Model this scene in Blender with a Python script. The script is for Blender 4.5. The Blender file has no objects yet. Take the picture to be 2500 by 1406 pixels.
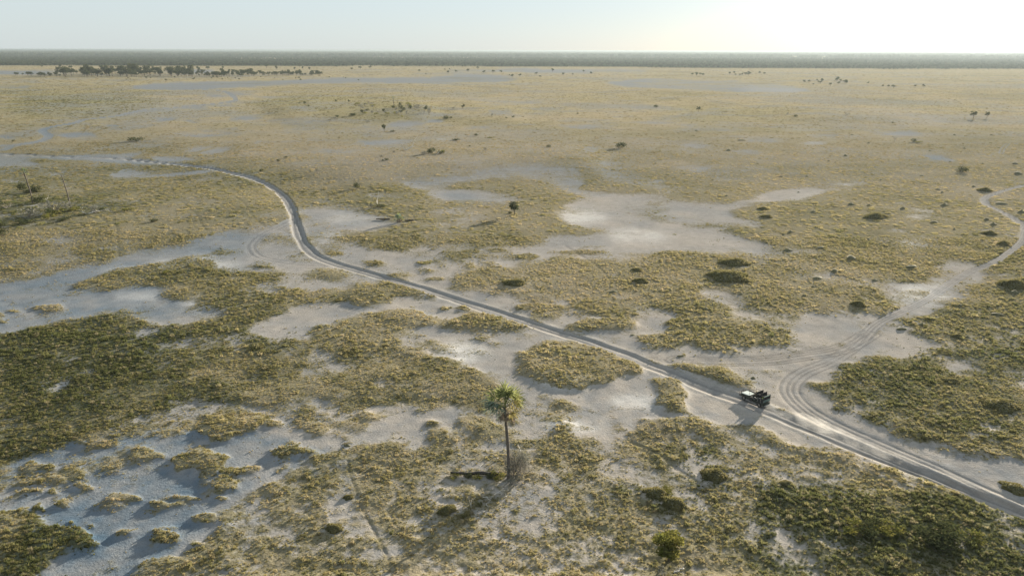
import bpy, bmesh, math, random
import numpy as np
from mathutils import Vector, Matrix, Euler

# ------------------------------------------------------------------ camera, sky, sun, exposure
SC = bpy.context.scene
COL = SC.collection
H = 57.0                       # height of the drone above the plain, metres
F, CX, CY = 1800.0, 1250.0, 703.0
PITCH = math.atan((CY - 123.2) / F)
ROLL = math.atan2(6, 2500)
cd = bpy.data.cameras.new('camera')
cam = bpy.data.objects.new('camera', cd); COL.objects.link(cam)
CR = Matrix.Rotation(math.pi / 2 - PITCH, 3, 'X') @ Matrix.Rotation(ROLL, 3, 'Z')
cam.matrix_world = Matrix.Translation((0, 0, H)) @ CR.to_4x4()
cd.sensor_width = 36; cd.lens = F / 2500 * 36
cd.clip_start = 0.5; cd.clip_end = 250000
SC.camera = cam

SUN_EL, SUN_AZ = math.radians(10.0), math.radians(35.0)     # azimuth from +Y towards +X
w = bpy.data.worlds.new('World'); SC.world = w; w.use_nodes = True
wn = w.node_tree.nodes; wl = w.node_tree.links
bg = wn['Background']
sky = wn.new('ShaderNodeTexSky'); sky.sky_type = 'NISHITA'; sky.sun_disc = False
sky.sun_elevation = SUN_EL; sky.sun_rotation = SUN_AZ
sky.altitude = 1000; sky.air_density = 1.0; sky.dust_density = 1.6; sky.ozone_density = 3.0
wb = wn.new('ShaderNodeMix'); wb.data_type = 'RGBA'; wb.blend_type = 'MULTIPLY'; wb.inputs[0].default_value = 1.0
wb.inputs[7].default_value = (0.53, 0.58, 0.68, 1)          # the camera's cool white balance
veil = wn.new('ShaderNodeMix'); veil.data_type = 'RGBA'; veil.inputs[0].default_value = .70; veil.inputs[7].default_value = (4.5, 4.95, 5.0, 1)   # high thin milky haze over the whole sky
wl.new(sky.outputs[0], wb.inputs[6]); wl.new(wb.outputs[2], veil.inputs[6]); wl.new(veil.outputs[2], bg.inputs[0]); bg.inputs[1].default_value = 0.050
sl = bpy.data.lights.new('sun', 'SUN'); sl.energy = 5.0; sl.angle = math.radians(0.6); sl.color = (1.0, 0.88, 0.71)
sun = bpy.data.objects.new('sun', sl); COL.objects.link(sun)
sd = Vector((math.sin(SUN_AZ) * math.cos(SUN_EL), math.cos(SUN_AZ) * math.cos(SUN_EL), math.sin(SUN_EL)))
sun.rotation_euler = sd.to_track_quat('Z', 'Y').to_euler(); sun.location = (60, 90, 80)
SC.view_settings.view_transform = 'Standard'; SC.view_settings.look = 'None'
SC.view_settings.gamma = 1; SC.view_settings.use_curve_mapping = False
SC.view_settings.exposure = 1.88
SC.render.engine = 'CYCLES'
SC.cycles.use_denoising = True
SC.cycles.max_bounces = 5; SC.cycles.diffuse_bounces = 2; SC.cycles.transmission_bounces = 3
SC.cycles.volume_bounces = 1; SC.cycles.transparent_max_bounces = 8

rng = np.random.default_rng(7)
random.seed(5)

# ------------------------------------------------------------------ where a point of the photograph lies on the plain
def at(x, y, z=0.0):
    d = CR @ Vector(((x - CX) / F, (CY - y) / F, -1.0))
    t = (z - H) / d.z
    return (d.x * t, d.y * t)

# ------------------------------------------------------------------ noise
def _hash(ix, iy, s):
    h = (ix.astype(np.int64) * 374761393 + iy.astype(np.int64) * 668265263 + s * 974711) & 0x7fffffff
    h = ((h ^ (h >> 13)) * 1274126177) & 0x7fffffff
    return ((h ^ (h >> 16)) & 0xffff) / 32767.5 - 1.0
def vnoise(x, y, lam, s=0):
    x = x / lam; y = y / lam
    ix = np.floor(x); iy = np.floor(y); fx = x - ix; fy = y - iy
    fx = fx * fx * (3 - 2 * fx); fy = fy * fy * (3 - 2 * fy)
    a = _hash(ix, iy, s); b = _hash(ix + 1, iy, s); c = _hash(ix, iy + 1, s); d = _hash(ix + 1, iy + 1, s)
    return (a + (b - a) * fx) * (1 - fy) + (c + (d - c) * fx) * fy
def sstep(v, a, b):
    t = np.clip((v - a) / (b - a), 0, 1); return t * t * (3 - 2 * t)

# ------------------------------------------------------------------ the ground as one graded sheet, finer near, coarser far
Y0, Y1 = 46.0, 30000.0
NR = 980
DR = (1 / Y0 - 1 / Y1) / (NR - 1)
ur = np.linspace(-1.0, 1.0, 1021); DU = ur[1] - ur[0]
Yr = 1 / (1 / Y0 - np.arange(NR) * DR)
NC = len(ur)
U, YY = np.meshgrid(ur, Yr)
XX = U * YY
CELLX = YY * DU
CELLY = YY * YY * DR

def g2c(x, Y):                  # world point -> grid column, row
    Y = np.maximum(Y, Y0)
    return (x / Y + 1.0) / DU, (1 / Y0 - 1 / Y) / DR
def sample(A, x, Y):
    c, r = g2c(x, Y)
    c = np.clip(c, 0, NC - 1.001); r = np.clip(r, 0, NR - 1.001)
    ci = c.astype(int); ri = r.astype(int); fc = c - ci; fr = r - ri
    return (A[ri, ci] * (1 - fc) + A[ri, ci + 1] * fc) * (1 - fr) + (A[ri + 1, ci] * (1 - fc) + A[ri + 1, ci + 1] * fc) * fr
def blur(A, n, it=2):
    n = int(n)
    for _ in range(it):
        for ax in (0, 1):
            P = np.pad(A, [(n + 1, n) if k == ax else (0, 0) for k in (0, 1)], mode='edge').cumsum(axis=ax)
            A = (P[2 * n + 1:] - P[:-2 * n - 1]) / (2 * n + 1) if ax == 0 else (P[:, 2 * n + 1:] - P[:, :-2 * n - 1]) / (2 * n + 1)
    return A
RI, CI = np.mgrid[0:NR, 0:NC].astype(float)
def poly(A, pts, val):
    w_ = [at(px, max(py, 130.0)) for px, py in pts]
    cr = [((x / Y + 1.0) / DU, (1 / Y0 - 1 / Y) / DR) for x, Y in w_]
    c0 = max(int(min(c for c, r in cr)), 0); c1 = min(int(max(c for c, r in cr)) + 2, NC)
    r0 = max(int(min(r for c, r in cr)), 0); r1 = min(int(max(r for c, r in cr)) + 2, NR)
    if c1 <= c0 or r1 <= r0: return
    R = RI[r0:r1, c0:c1]; C = CI[r0:r1, c0:c1]
    ins = np.zeros(R.shape, bool)
    for k in range(len(cr)):
        (ca, ra), (cb, rb) = cr[k], cr[k - 1]
        if ra == rb: continue
        ins ^= ((ra > R) != (rb > R)) & (C < (cb - ca) * (R - ra) / (rb - ra) + ca)
    A[r0:r1, c0:c1][ins] = val
def ell(A, x, y, rx, ry, val, n=14):
    poly(A, [(x + rx * math.cos(2 * math.pi * k / n), y + ry * math.sin(2 * math.pi * k / n)) for k in range(n)], val)
def P(s):                       # "x,y x,y ..." -> points
    return [tuple(float(v) for v in q.split(',')) for q in s.split()]
def catmull(pts, n=8):
    out = []
    for k in range(len(pts) - 1):
        p0 = np.array(pts[max(k - 1, 0)]); p1 = np.array(pts[k]); p2 = np.array(pts[k + 1]); p3 = np.array(pts[min(k + 2, len(pts) - 1)])
        for j in range(n):
            t = j / n
            out.append(0.5 * ((2 * p1) + (-p0 + p2) * t + (2 * p0 - 5 * p1 + 4 * p2 - p3) * t * t + (-p0 + 3 * p1 - 3 * p2 + p3) * t ** 3))
    out.append(np.array(pts[-1])); return out

# sandiness of the plain: 1 bare, 0 closed grass
S = np.full((NR, NC), 0.10)
S[YY > 330] = 0.20; S[YY > 700] = 0.16
SANDS = [
 # far pans
 ('297,214 368,206 441,203 512,201.6 600,199 700,196 812,192 1000,190 1052,189 1116,183 1180,182 1260,190 1300,194 1228,203 1020,204 860,202 736,205 640,210 592,213 464,219 352,220', 1),
 ('1068,173.5 1116,170 1244,169 1400,170 1532,171.5 1640,173.5 1500,177 1340,177.6 1180,175.5', 1),
 ('-60,171 96,172 166,174 160,177 64,182 -60,184', 1), ('430,173 525,171 525,176 480,180 440,177', 1),
 ('-40,208 83,209 70,216 -40,219', .8),
 ('1484,201 1576,193.5 1708,193.5 1840,199 1963,212 1928,225 1796,227 1664,220 1532,212', .62),
 ('1800,219 1972,217 1990,222 1928,226 1800,226', .95),
 ('1484,201 1576,193.5 1620,195 1550,203 1600,215 1532,212', .95),
 # left meander and its wash
 ('-40,373 80,377 173,381 288,378 352,370 378,371 288,387 352,390 448,400 368,400 192,389 96,388 -40,404', .95),
 ('60,352 96,344 128,335 150,338 120,350 70,362 20,374 -40,380 -40,360 10,357', .8),
 ('205,293 256,287 352,268 416,262 512,252 590,244 592,254 512,262 416,272 352,277 256,293', .7),
 # middle-right bay
 ('999,457 1060,466 1100,463 1150,447 1215,437 1290,436 1330,452 1390,470 1400,492 1440,500 1500,500 1500,472 1430,465 1450,440 1440,420 1212,419 1150,432 1080,445 1010,450', .60),
 ('1400,470 1500,474 1700,500 1790,530 1760,575 1650,560 1520,520 1400,505', .60),
 ('1500,484 1560,488 1640,488 1720,493 1790,495 1850,485 1880,474 1940,466 2000,464 2040,473 2070,485 2030,489 1930,492 1860,500 1800,510 1782,520 1800,528 1850,540 1876,556 1810,560 1740,545 1670,535 1610,525 1540,510 1500,500', .93),
 ('1345,521 1372,497 1461,492 1550,500 1520,514 1607,540 1705,565 1760,573 1816,591 1841,604 1927,614 2055,631 1905,624 1799,620 1705,614 1607,612 1540,600 1500,587 1440,572 1400,552 1354,536', .93),
 ('1570,520 1640,530 1700,545 1690,556 1600,540', .2),
 ('1075,468 1110,465 1180,470 1240,478 1290,490 1240,493 1160,493 1110,487 1085,479', 1),
 # bays round the bend of the track
 ('745,517 857,521 882,533 963,542 949,553 874,564 796,567 782,574 803,585 882,599 871,613 807,613 771,592 750,571', .97),
 ('516,572 604,558 676,551 711,533 725,517 750,517 771,592 807,613 903,613 963,615 1020,610 1106,603 1212,599 1301,596 1354,588 1461,572 1550,576 1607,612 1640,622 1560,628 1480,632 1372,635 1333,645 1283,652 1198,655 1159,670 1091,684 1095,702 1194,720 1300,750 1400,790 1400,815 1250,790 1100,735 1000,705 900,680 830,665 760,660 700,680 640,672 590,655 560,660 520,650 505,625 569,608 612,605 600,580', .88),
 ('516,572 444,593 356,622 302,632 213,654 142,675 71,693 -60,708 -60,835 0,821 53,807 142,785 199,775 313,778 373,782 420,789 498,771 551,762 498,746 430,735 391,728 356,711 320,702 213,711 160,712 249,686 302,668 338,657 409,650 444,636 505,625 510,612 569,608 612,605 600,580', .96),
 ('569,711 640,693 711,677 780,680 850,690 860,700 800,715 729,716 704,730 650,712 587,716', .85),
 ('633,803 693,767 750,745 796,738 867,752 928,748 1027,727 1091,731 1150,741 1170,765 1123,776 1070,777 999,757 942,777 892,784 850,791 796,802 720,815 650,812', .95),
 ('820,652 930,683 1050,715 1150,745 1250,778 1350,810 1450,842 1560,880 1640,905 1700,935 1790,975 1700,960 1600,915 1480,870 1350,835 1280,805 1200,790 1100,760 1000,728 900,704 820,675', .95),
 ('999,820 1060,795 1110,800 1248,800 1283,800 1319,805 1290,830 1266,844 1212,898 1230,930 1270,950 1240,970 1160,940 1105,898 1027,852', .78),
 ('1180,712 1255,729 1337,725 1400,750 1500,768 1450,800 1370,790 1270,765', .8),
 # flat round the junction on the right
 ('1370,770 1450,775 1500,768 1564,768 1628,761 1649,774 1632,796 1602,834 1641,851 1756,855 1863,847 1918,825 1897,800 1840,785 1780,750 1692,702 1726,693 1841,744 1927,766 2055,770 2136,774 2166,791 2153,813 2226,843 2290,860 2180,864 2098,866 2046,894 2012,915 1965,932 1970,945 2034,979 2076,1018 2119,1035 2165,1063 2233,1071 2284,1095 2331,1111 2410,1127 2446,1143 2500,1135 2700,1180 2700,1345 2500,1257 2430,1234 2351,1198 2233,1162 2154,1135 2055,1107 1995,1083 1916,1063 1837,1036 1758,1036 1700,1024 1560,1000 1472,990 1385,975 1290,985 1230,960 1180,920 1212,898 1266,844 1300,805', .97),
 ('2120,790 2190,740 2260,712 2340,670 2390,645 2440,655 2380,690 2300,745 2230,790 2170,820', .72),
 ('2230,720 2280,665 2350,640 2410,650 2400,680 2330,700 2300,740', .62),
 ('2120,720 2160,695 2260,690 2250,740 2160,740', .5),
 ('2280,850 2330,870 2400,920 2330,930 2280,900', .42),
 # great sand flat lower left
 ('1156,996 1097,1000 1037,996 958,1004 934,1016 911,1036 871,1040 811,1040 724,1048 633,1056 593,1071 546,1083 478,1067 494,1024 435,1028 376,1036 336,1056 277,1075 190,1087 79,1107 -60,1130 -60,1250 32,1265 119,1297 190,1305 253,1328 221,1340 158,1340 130,1356 99,1380 71,1406 60,1470 300,1470 305,1400 336,1368 395,1368 435,1380 447,1364 494,1340 506,1309 554,1269 545,1245 573,1218 601,1190 633,1166 692,1143 751,1119 791,1103 850,1095 899,1087 998,1075 1057,1067 1069,1056 1124,1048 1150,1024', .98),
 ('-60,1125 79,1107 190,1087 300,1078 310,1120 250,1170 200,1240 -60,1210', .60),
 ('280,1075 376,1015 440,1000 494,985 560,985 700,1000 800,990 950,960 1050,970 1150,985 1156,996 958,1004 871,1040 724,1048 641,1024 522,1028 478,1060 336,1056', .46),
 ('1150,990 1250,975 1330,985 1480,1000 1560,1015 1500,1060 1400,1080 1250,1060 1128,1030', .62),
 ('1306,1032 1393,1020 1472,1048 1433,1066 1370,1055', .85),
 ('1000,1080 1200,1060 1500,1080 1700,1090 1900,1200 2000,1406 1500,1406 1000,1406 600,1406 560,1330 700,1200', .27), ('1450,1050 1800,1060 2050,1130 2200,1200 1900,1210 1700,1200 1500,1120', .28), ('560,1230 800,1130 1000,1200 1300,1300 1700,1320 1900,1406 600,1406', .30),
 ('1330,1085 1480,1080 1560,1130 1540,1160 1420,1130', .40),
 ('103,957 166,925 198,929 150,957', .85), ('100,800 240,790 300,800 180,820', .4), ('270,835 330,820 400,822 330,838', .6),
 ('560,930 800,870 950,850 1000,880 800,930 600,960', .30),
 ('555,870 720,820 700,880 560,920', .15),
]
for s, v in SANDS: poly(S, P(s), v)
for e in '''254,307,26,4,.85 198,305.6,10,3,.8 384,293,40,3,.8 475,298.6,16,3,.85 134,307,14,3,.8 205,333,45,8,.85 42,336,22,8,.7 208,342,60,5,.6 138,361.6,45,4,.7
608,288,35,5,.6 518,328,55,12,.58 634,350,18,3,.8 736,273.6,30,3,.7 720,303,60,6,.6 585,230,45,5,.6 525,233,20,4,.8 474,264,25,4,.85 544,259,35,7,.7 656,240,50,4,.6
464,387,60,7,.8 368,361,40,6,.62 557,369.6,25,9,.62 499,366,20,4,.7 352,425,55,9,.65 410,432,60,6,.65 525,411,40,4,.85 336,413,35,6,.6 141,425,25,5,.62 42,448,18,7,.6 32,397,36,5,.95
1036,229,48,2.5,.7 972,304,50,6,.7 1039,297.6,25,4,.85 1138,315,35,5,.8 905,336,50,4,.6 924,350,60,4,.8 1084,342,25,4,1 1173,350,50,3,.85 1036,339,30,5,.6 1270,342,35,7,.7
1218,259,60,6,.55 1260,278,40,4,.6 1292,291,22,4,.8 1404,310,60,5,.7 1148,243,80,5,.45 729,272,35,3,.7 1787,269,22,2.5,.95 1950,320,60,4,.92 2038,335,50,7,.75 1985,353,35,4,.9
1884,346,40,4,.6 1686,357,50,3,.85 1822,372,60,3,.8 2192,324,50,4,.6 2315,300,40,2.5,.6 2113,397,22,3,.7 2166,408,20,2,.8 2060,453,30,5,.9 2091,458,20,4,.7 1682,412,45,6,.6 1444,370,22,10,.7
1514,405,30,3,.6 1598,441,20,4,.6 2240,528,50,6,.7 2243,595,55,8,.8 2130,604,50,8,.62 2025,586,90,4,.5 2450,586,30,9,.6 2243,568,15,8,.5 930,604,18,5,.9 555,655,45,9,.72 1260,250,70,3,.5
1560,300,60,4,.6 1620,290,50,3,.6 1500,330,70,4,.55 1450,345,40,4,.6 1850,235,50,2,.6 2180,218,60,2,.7 1700,310,40,3,.6 2440,830,30,12,.4 2200,870,60,10,.5 1620,935,10,3,.2'''.split():
    a = [float(v) for v in e.split(',')]; ell(S, *a)
poly(S, P('2227,380 2267,380 2320,393 2296,397 2236,389'), 1)
GRASS = ['846,709 935,693 1017,699 1084,720 1052,729 1017,724 942,734 917,748 871,750 853,731', '935,773 975,765 1006,759 1066,779 1060,795 1000,800 945,790',
 '1130,775 1148,766 1212,777 1280,797 1248,803 1180,808 1110,800 1075,795', '1275,870 1353,850 1472,850 1583,893 1531,925 1432,953 1334,945 1275,909',
 '1620,940 1665,938 1675,970 1690,996 1645,1005 1600,985', '1645,893 1705,894 1770,912 1800,940 1812,952 1760,942 1700,917',
 '1379,795 1425,777 1500,780 1560,786 1545,803 1479,810 1420,806', '427,1119 498,1091 546,1127 530,1156 435,1156', '645,1099 696,1095 763,1107 704,1129',
 '478,1062 522,1028 641,1022 704,1032 633,1056 546,1081', '-60,1250 32,1262 119,1295 190,1303 253,1328 221,1340 158,1340 130,1356 99,1380 71,1406 60,1470 -60,1470']
IS = np.zeros((NR, NC))
for s in GRASS: poly(S, P(s), 0.02); poly(IS, P(s), 1.0)
for e in '''1297,752,42,11 360,1113,45,12 771,1050,45,13 308,1216,40,18 376,1235,20,13 170,1222,20,13 99,1234,22,12 198,1162,28,9 213,1186,25,9 91,1143,45,9 119,1174,60,9 229,1095,50,8
71,1202,25,7 130,1202,22,7 462,1216,38,10 557,1178,40,13 585,1146,50,13 546,1214,15,7 502,1269,35,10 316,1293,20,10 395,1313,35,13 178,1281,12,5 229,1287,10,4 850,1083,10,4 474,1332,22,8
1148,652,14,8 1062,682,25,5 1290,628,30,8 1120,627,35,5 910,643,26,6 803,670,30,8 821,620,25,6 970,672,35,4 1042,663,25,4 1035,642,18,5 1150,615,25,5 1212,613,25,4 1195,645,22,3
1447,603,35,3 1408,617,80,5 1091,752,18,5 1130,756,18,6 903,784,14,4 803,800,12,3 882,795,30,6 906,801,20,5 1662,868,14,3 960,690,20,3 650,656,30,5 600,690,14,4 690,703,20,4 30,760,16,5 120,753,40,6 15,786,14,4
900,1020,26,12 1060,1040,22,8 1180,1040,26,7'''.split():
    a = [float(v) for v in e.split(',')]; ell(S, *a, 0.3); ell(IS, *a, 1.0)
_fw = sstep(YY, 230, 420)
DRYS = blur(S, 4, 2) * (1 - _fw) + blur(S, 1, 2) * _fw

# ragged outlines: shift and mix with noise of the scale that a place can carry
def octs(lams, amp_of, seed, gate=2.2):
    o = np.zeros_like(XX)
    for k, lam in enumerate(lams):
        wgt = sstep(lam / np.maximum(CELLX, CELLY), gate, gate * 2.2) * (1 - sstep(lam / YY, .10, .22))
        if wgt.max() <= 0: continue
        o += wgt * amp_of(lam) * vnoise(XX + 13.7 * k, YY - 7.1 * k, lam, seed + k)
    return o
LAM = [0.6, 1.3, 3, 7, 16, 38, 90, 220, 600, 1500, 4000]
wx = octs(LAM[:9], lambda l: l * .26, 11); wy = octs(LAM[:9], lambda l: l * (.40 if l < 16 else .16), 31)
Sw = sample(DRYS, XX + wx, YY + wy)
fine = octs(LAM, lambda l: .42, 51)
hf = octs([.5, 1.0, 2.2, 4.5, 10, 24, 60], lambda l: .5, 71)
def rough_at(Sv, f): return Sv + .26 * f + .44 * hf
SR = rough_at(Sw, fine)                           # how sandy, ragged
ISw = sample(blur(IS, 1, 2), XX + octs([.6, 1.3, 3], lambda l: l * .3, 11), YY + octs([.6, 1.3, 3], lambda l: l * .4, 31))
SR = np.minimum(SR, .95 - ISw * .95 + .25 * hf)
M = sstep(SR, .36, .64)                           # 1 = bare sand
G = 1 - M

# ------------------------------------------------------------------ tracks
TR_MAIN = [(-60, 376), (0, 377), (80, 380), (173, 385), (288, 388), (360, 395), (448, 406), (510, 420), (560, 433), (610, 443), (650, 456), (683, 475), (705, 500), (718, 530), (724, 555), (737, 590), (765, 620), (805, 640), (860, 657), (950, 682), (1050, 712), (1150, 744), (1250, 777), (1350, 808), (1450, 840), (1550, 878), (1650, 916), (1720, 945), (1790, 970), (1850, 992), (1920, 1022), (2000, 1055), (2100, 1096), (2200, 1137), (2300, 1177), (2400, 1217), (2500, 1257), (2700, 1345)]
TR_RIGHT = [(2700, 430), (2560, 445), (2500, 455), (2460, 465), (2420, 478), (2402, 488), (2412, 503), (2450, 522), (2490, 545), (2502, 560), (2495, 590), (2460, 620), (2420, 645), (2370, 662), (2320, 692), (2270, 727), (2200, 762), (2140, 792), (2090, 842), (2030, 882), (1970, 907), (1937, 930), (1929, 955), (1950, 985), (1990, 1015), (2050, 1047), (2120, 1078), (2200, 1112), (2300, 1156), (2400, 1202), (2480, 1238)]
TR_LOOP = [(712, 540), (680, 557), (642, 572), (618, 590), (611, 605), (622, 622), (650, 633), (700, 642), (760, 647), (830, 652)]
TR_LEFT = [(-20, 366), (10, 367), (29, 358), (64, 352), (96, 346), (120, 334), (103, 321), (128, 312), (179, 304), (205, 296), (256, 290), (294, 285), (352, 272), (416, 266), (512, 256), (560, 250), (576, 244), (563, 232), (544, 223), (500, 219), (464, 216), (441, 204)]
TR_FAR = [(2478, 352), (2462, 352), (2449, 364), (2444, 377)]
TR_CROSS = [(1650, 878), (1760, 882), (1880, 878), (1969, 866), (2055, 850), (2120, 815)]
def dist_line(pts, lim):
    """distance (m) and signed side of every grid vertex from a polyline, only near it"""
    D = np.full((NR, NC), 1e3); SG = np.ones((NR, NC))
    W = [at(px, py) for px, py in catmull(pts, 6)]
    for (xa, ya), (xb, yb) in zip(W[:-1], W[1:]):
        ya_, yb_ = min(ya, yb) - lim, max(ya, yb) + lim
        r0 = int(max(g2c(0., max(ya_, Y0))[1] - 2, 0)); r1 = int(min(g2c(0., yb_)[1] + 3, NR))
        us = [(x + s * lim) / max(y + q, Y0) for x, y in ((xa, ya), (xb, yb)) for s in (-1, 1) for q in (-lim, lim)]
        c0 = int(max((min(us) + 1) / DU - 2, 0)); c1 = int(min((max(us) + 1) / DU + 3, NC))
        if c1 <= c0 or r1 <= r0: continue
        X_ = XX[r0:r1, c0:c1]; Y_ = YY[r0:r1, c0:c1]
        dx, dy = xb - xa, yb - ya; L2 = dx * dx + dy * dy + 1e-9
        t = np.clip(((X_ - xa) * dx + (Y_ - ya) * dy) / L2, 0, 1)
        d = np.hypot(X_ - xa - t * dx, Y_ - ya - t * dy)
        sg = np.sign((X_ - xa) * dy - (Y_ - ya) * dx)
        m = d < D[r0:r1, c0:c1]
        D[r0:r1, c0:c1][m] = d[m]; SG[r0:r1, c0:c1][m] = sg[m]
    return D, SG
dm, sm_ = dist_line(TR_MAIN, 9)
dr_, sr_ = dist_line(TR_RIGHT, 9)
dl_, sl_ = dist_line(TR_LOOP, 7)
df_, sf_ = dist_line(TR_LEFT, 12)
dff, sff = dist_line(TR_FAR, 5)
dc_, sc_ = dist_line(TR_CROSS, 6)
wob = octs([3, 8, 20], lambda l: .28, 71)
dmw = np.abs(dm + wob * .9)
def ruts(d, offs, wdt):
    o = np.zeros_like(d)
    for q in offs: o = np.maximum(o, np.exp(-((d - q) / wdt) ** 2))
    return o
wide = 1 + sstep(YY, 150, 400) * .25
track_main = 1 - sstep(dmw, 1.3 * wide, 1.8 * wide)
ds = dr_ * sr_
ds = ds * (1 + .6 * sstep(YY, 122, 170))
rut_r = ruts(ds, (-1.5, -.35, .6, 1.75), .16 + YY * .0004) * (.8 + .2 * vnoise(XX, YY, 9., 5))
track_r = 1 - sstep(np.abs(dr_ + wob * .8) * (1 + .6 * sstep(YY, 122, 170)), 1.5, 2.6)
rut_l = ruts(dl_ * sl_, (-1.1, .7), .30 + YY * .0004); track_l = (1 - sstep(dl_, 1.4, 2.6))
track_f = 1 - sstep(df_, 2.0, 3.6); rut_f = ruts(df_ * sf_, (-1., 1.), .5)
rut_ff = ruts(dff * sff, (-1.0, 1.0), .45) * (dff < 4)
rut_c = ruts(dc_ * sc_, (-1.8, -.9, 0, 1.3, 2.2), .25)
_tr = np.maximum.reduce([track_main, track_r * .85, track_l, track_f * .9 * (YY < 1500), rut_ff])
M = np.maximum(M, _tr); SR = np.maximum(SR, _tr * 1.3)
G = 1 - M

# ------------------------------------------------------------------ relief
Hh = np.zeros((NR, NC))
def rise(s, h, n): 
    global Hh
    A = np.zeros((NR, NC)); poly(A, P(s), 1.0); Hh = Hh + blur(A, n, 3) * h * 1.7
rise('430,440 600,382 800,366 1100,358 1380,362 1470,385 1440,412 1200,420 1000,430 900,452 700,440', 1.5, 7)
rise('640,262 760,250 950,248 1050,262 1060,285 900,290 700,296', 1.8, 4)
rise('900,245 1200,250 1290,270 1250,296 1100,290', 1.0, 5)
rise('-100,262 200,240 430,244 400,262 200,285 -100,320', 1.6, 6)
rise('260,480 480,440 640,470 690,520 560,540 300,600 60,640 -60,660 -60,480', 1.2, 12)
rise('1900,275 2100,272 2300,290 2200,300 2000,297', 1.2, 4)
Gb1 = blur(G, 2, 2); Gb2 = blur(G, 7, 2)
near = 1 - sstep(YY, 260, 520)
vfar = 1 - sstep(YY, 900, 1500)
lumps = octs([0.7, 1.3, 2.6, 5.5], lambda l: .075 * min(l, 1.5) ** .3, 91, 2.0)
sandn = octs([0.6, 1.2, 2.4, 6, 14], lambda l: .016 * l ** .7, 111, 2.0)
mixed = 1 - .75 * blur(((S > .25) & (S < .70)).astype(float), 5, 2)
Gsoft = blur(G, 4, 2)
ISb = blur(ISw * G, 2, 2)
Hh += (.20 * Gb1 + .22 * Gb2) * vfar * mixed + .26 * ISb * (YY < 200) + Gb1 * lumps * .85 + sandn * (1 - .5 * Gb1)
Hh -= track_main * (.20 + .22 * sstep(XX, 38., 60.) * (YY < 130) + .28 * sstep(YY, 200., 260.)) * (1 - .25 * np.exp(-(dm / .42) ** 2))
Hh += np.exp(-((dm - 2.2) / .5) ** 2) * .06 * (sm_ < 2)
Hh -= ruts(dmw, (.85,), .3) * .05
Hh -= (rut_r * .08 + rut_l * .09 + rut_c * .05) * (1 - track_main) + track_r * .05 + rut_f * .05
# animal paths, thin worn lines
PATHS = ['850,1128 856,1160 870,1200 880,1235 900,1270 920,1310 945,1360 960,1400', '575,492 600,512 612,530 640,553 660,560', '370,470 400,490 440,505 480,535 500,565 520,572', '285,560 289,585 291,630', '1540,1080 1600,1105 1660,1150 1720,1185',
         '475,955 480,995', '1380,600 1440,640 1480,672']
pathm = np.zeros((NR, NC))
for s in PATHS:
    d_, _ = dist_line(P(s), 2.0)
    pathm = np.maximum(pathm, np.exp(-(np.abs(d_ + wob * .25) / (.22 + YY * .0009)) ** 2))
Hh -= pathm * .09
def gz(x, Y): return float(sample(Hh, np.array([x]), np.array([Y]))[0])
def ground(px, py):
    z = 0.0
    for _ in range(4):
        x, Y = at(px, py, z); z = gz(x, Y)
    return x, Y, z

# ------------------------------------------------------------------ colours of soil and plants, with some light and shade put in
def C3(*c): return np.array(c)
# plant tint: 0 dry straw, .5 olive gold, 1 dark green; lower corners also darkened by a painted lens vignette
T = np.full((NR, NC), .44)
T[YY > 420] = .18
for s, v in [
 ('-60,395 500,385 700,420 520,470 300,500 -60,520', .62), ('-60,520 300,500 520,470 700,420 760,520 560,560 200,640 -60,700', .44),
 ('480,420 800,366 1100,358 1450,370 1400,420 1100,440 900,450 700,440', .12), ('760,480 860,460 1040,452 1080,475 1090,500 900,520 780,510', .55),
 ('780,570 950,545 1100,530 1480,560 1400,590 1000,612 880,605', .62), ('1000,500 1320,500 1480,540 1460,565 1080,560', .30),
 ('160,712 320,702 450,735 560,770 720,800 750,700 620,600 400,650', .66), ('-60,820 200,775 420,790 560,765 740,760 720,840 500,870 420,1000 -60,1060', .95),
 ('420,790 560,765 740,760 740,860 520,960 400,990 250,1050 300,900', .80), ('520,880 740,830 960,850 900,900 640,950 420,1000', .28),
 ('-60,980 260,1000 520,930 620,920 640,990 300,1060 -60,1120', .78), ('800,880 930,880 1000,915 900,950 800,925', .10),
 ('740,820 1000,830 1200,960 900,990 620,980', .5), ('1640,700 1500,640 1200,640 1080,700 1300,760 1640,760', .33),
 ('1500,600 2200,600 2500,600 2500,760 2100,770 1700,700', .40), ('-60,1240 260,1240 300,1480 -60,1480', .85), ('-60,480 120,490 270,505 280,530 150,550 -60,590', .95),  # last patch: shadow of the left grove put into the ground tint
 ('1960,930 2150,850 2500,800 2600,1100 2500,1140 2200,1080', .74), ('2150,780 2500,660 2600,660 2600,850 2250,850', .62),
 ('1400,1180 1800,1040 2500,1260 2600,1500 1400,1500', .52), ('1800,1250 2000,1200 2300,1240 2560,1300 2560,1480 1900,1480', .97),
 ('1500,1180 1680,1175 1700,1260 1540,1270', .85), ('1680,1130 1800,1130 1800,1190 1690,1190', .85), ('600,1150 1150,1090 1500,1200 1500,1460 560,1460', .48),
 ('640,240 1060,245 1080,300 700,300', .5), ('-60,225 420,228 430,250 200,290 -60,310', .62), ('1840,840 1900,830 1650,770 1620,840', .48),
 ('1700,255 2500,240 2500,470 1900,460 1500,420', .24), ('2120,600 2300,615 2320,660 2000,650', .45), ('2340,600 2480,590 2490,625 2380,632', .7)]:
    poly(T, P(s), v)
T = blur(T, 9, 3)
T = np.clip(sample(T, XX + wx * 2, YY + wy * 2) + octs(LAM, lambda l: .11, 131), 0, 1)
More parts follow.
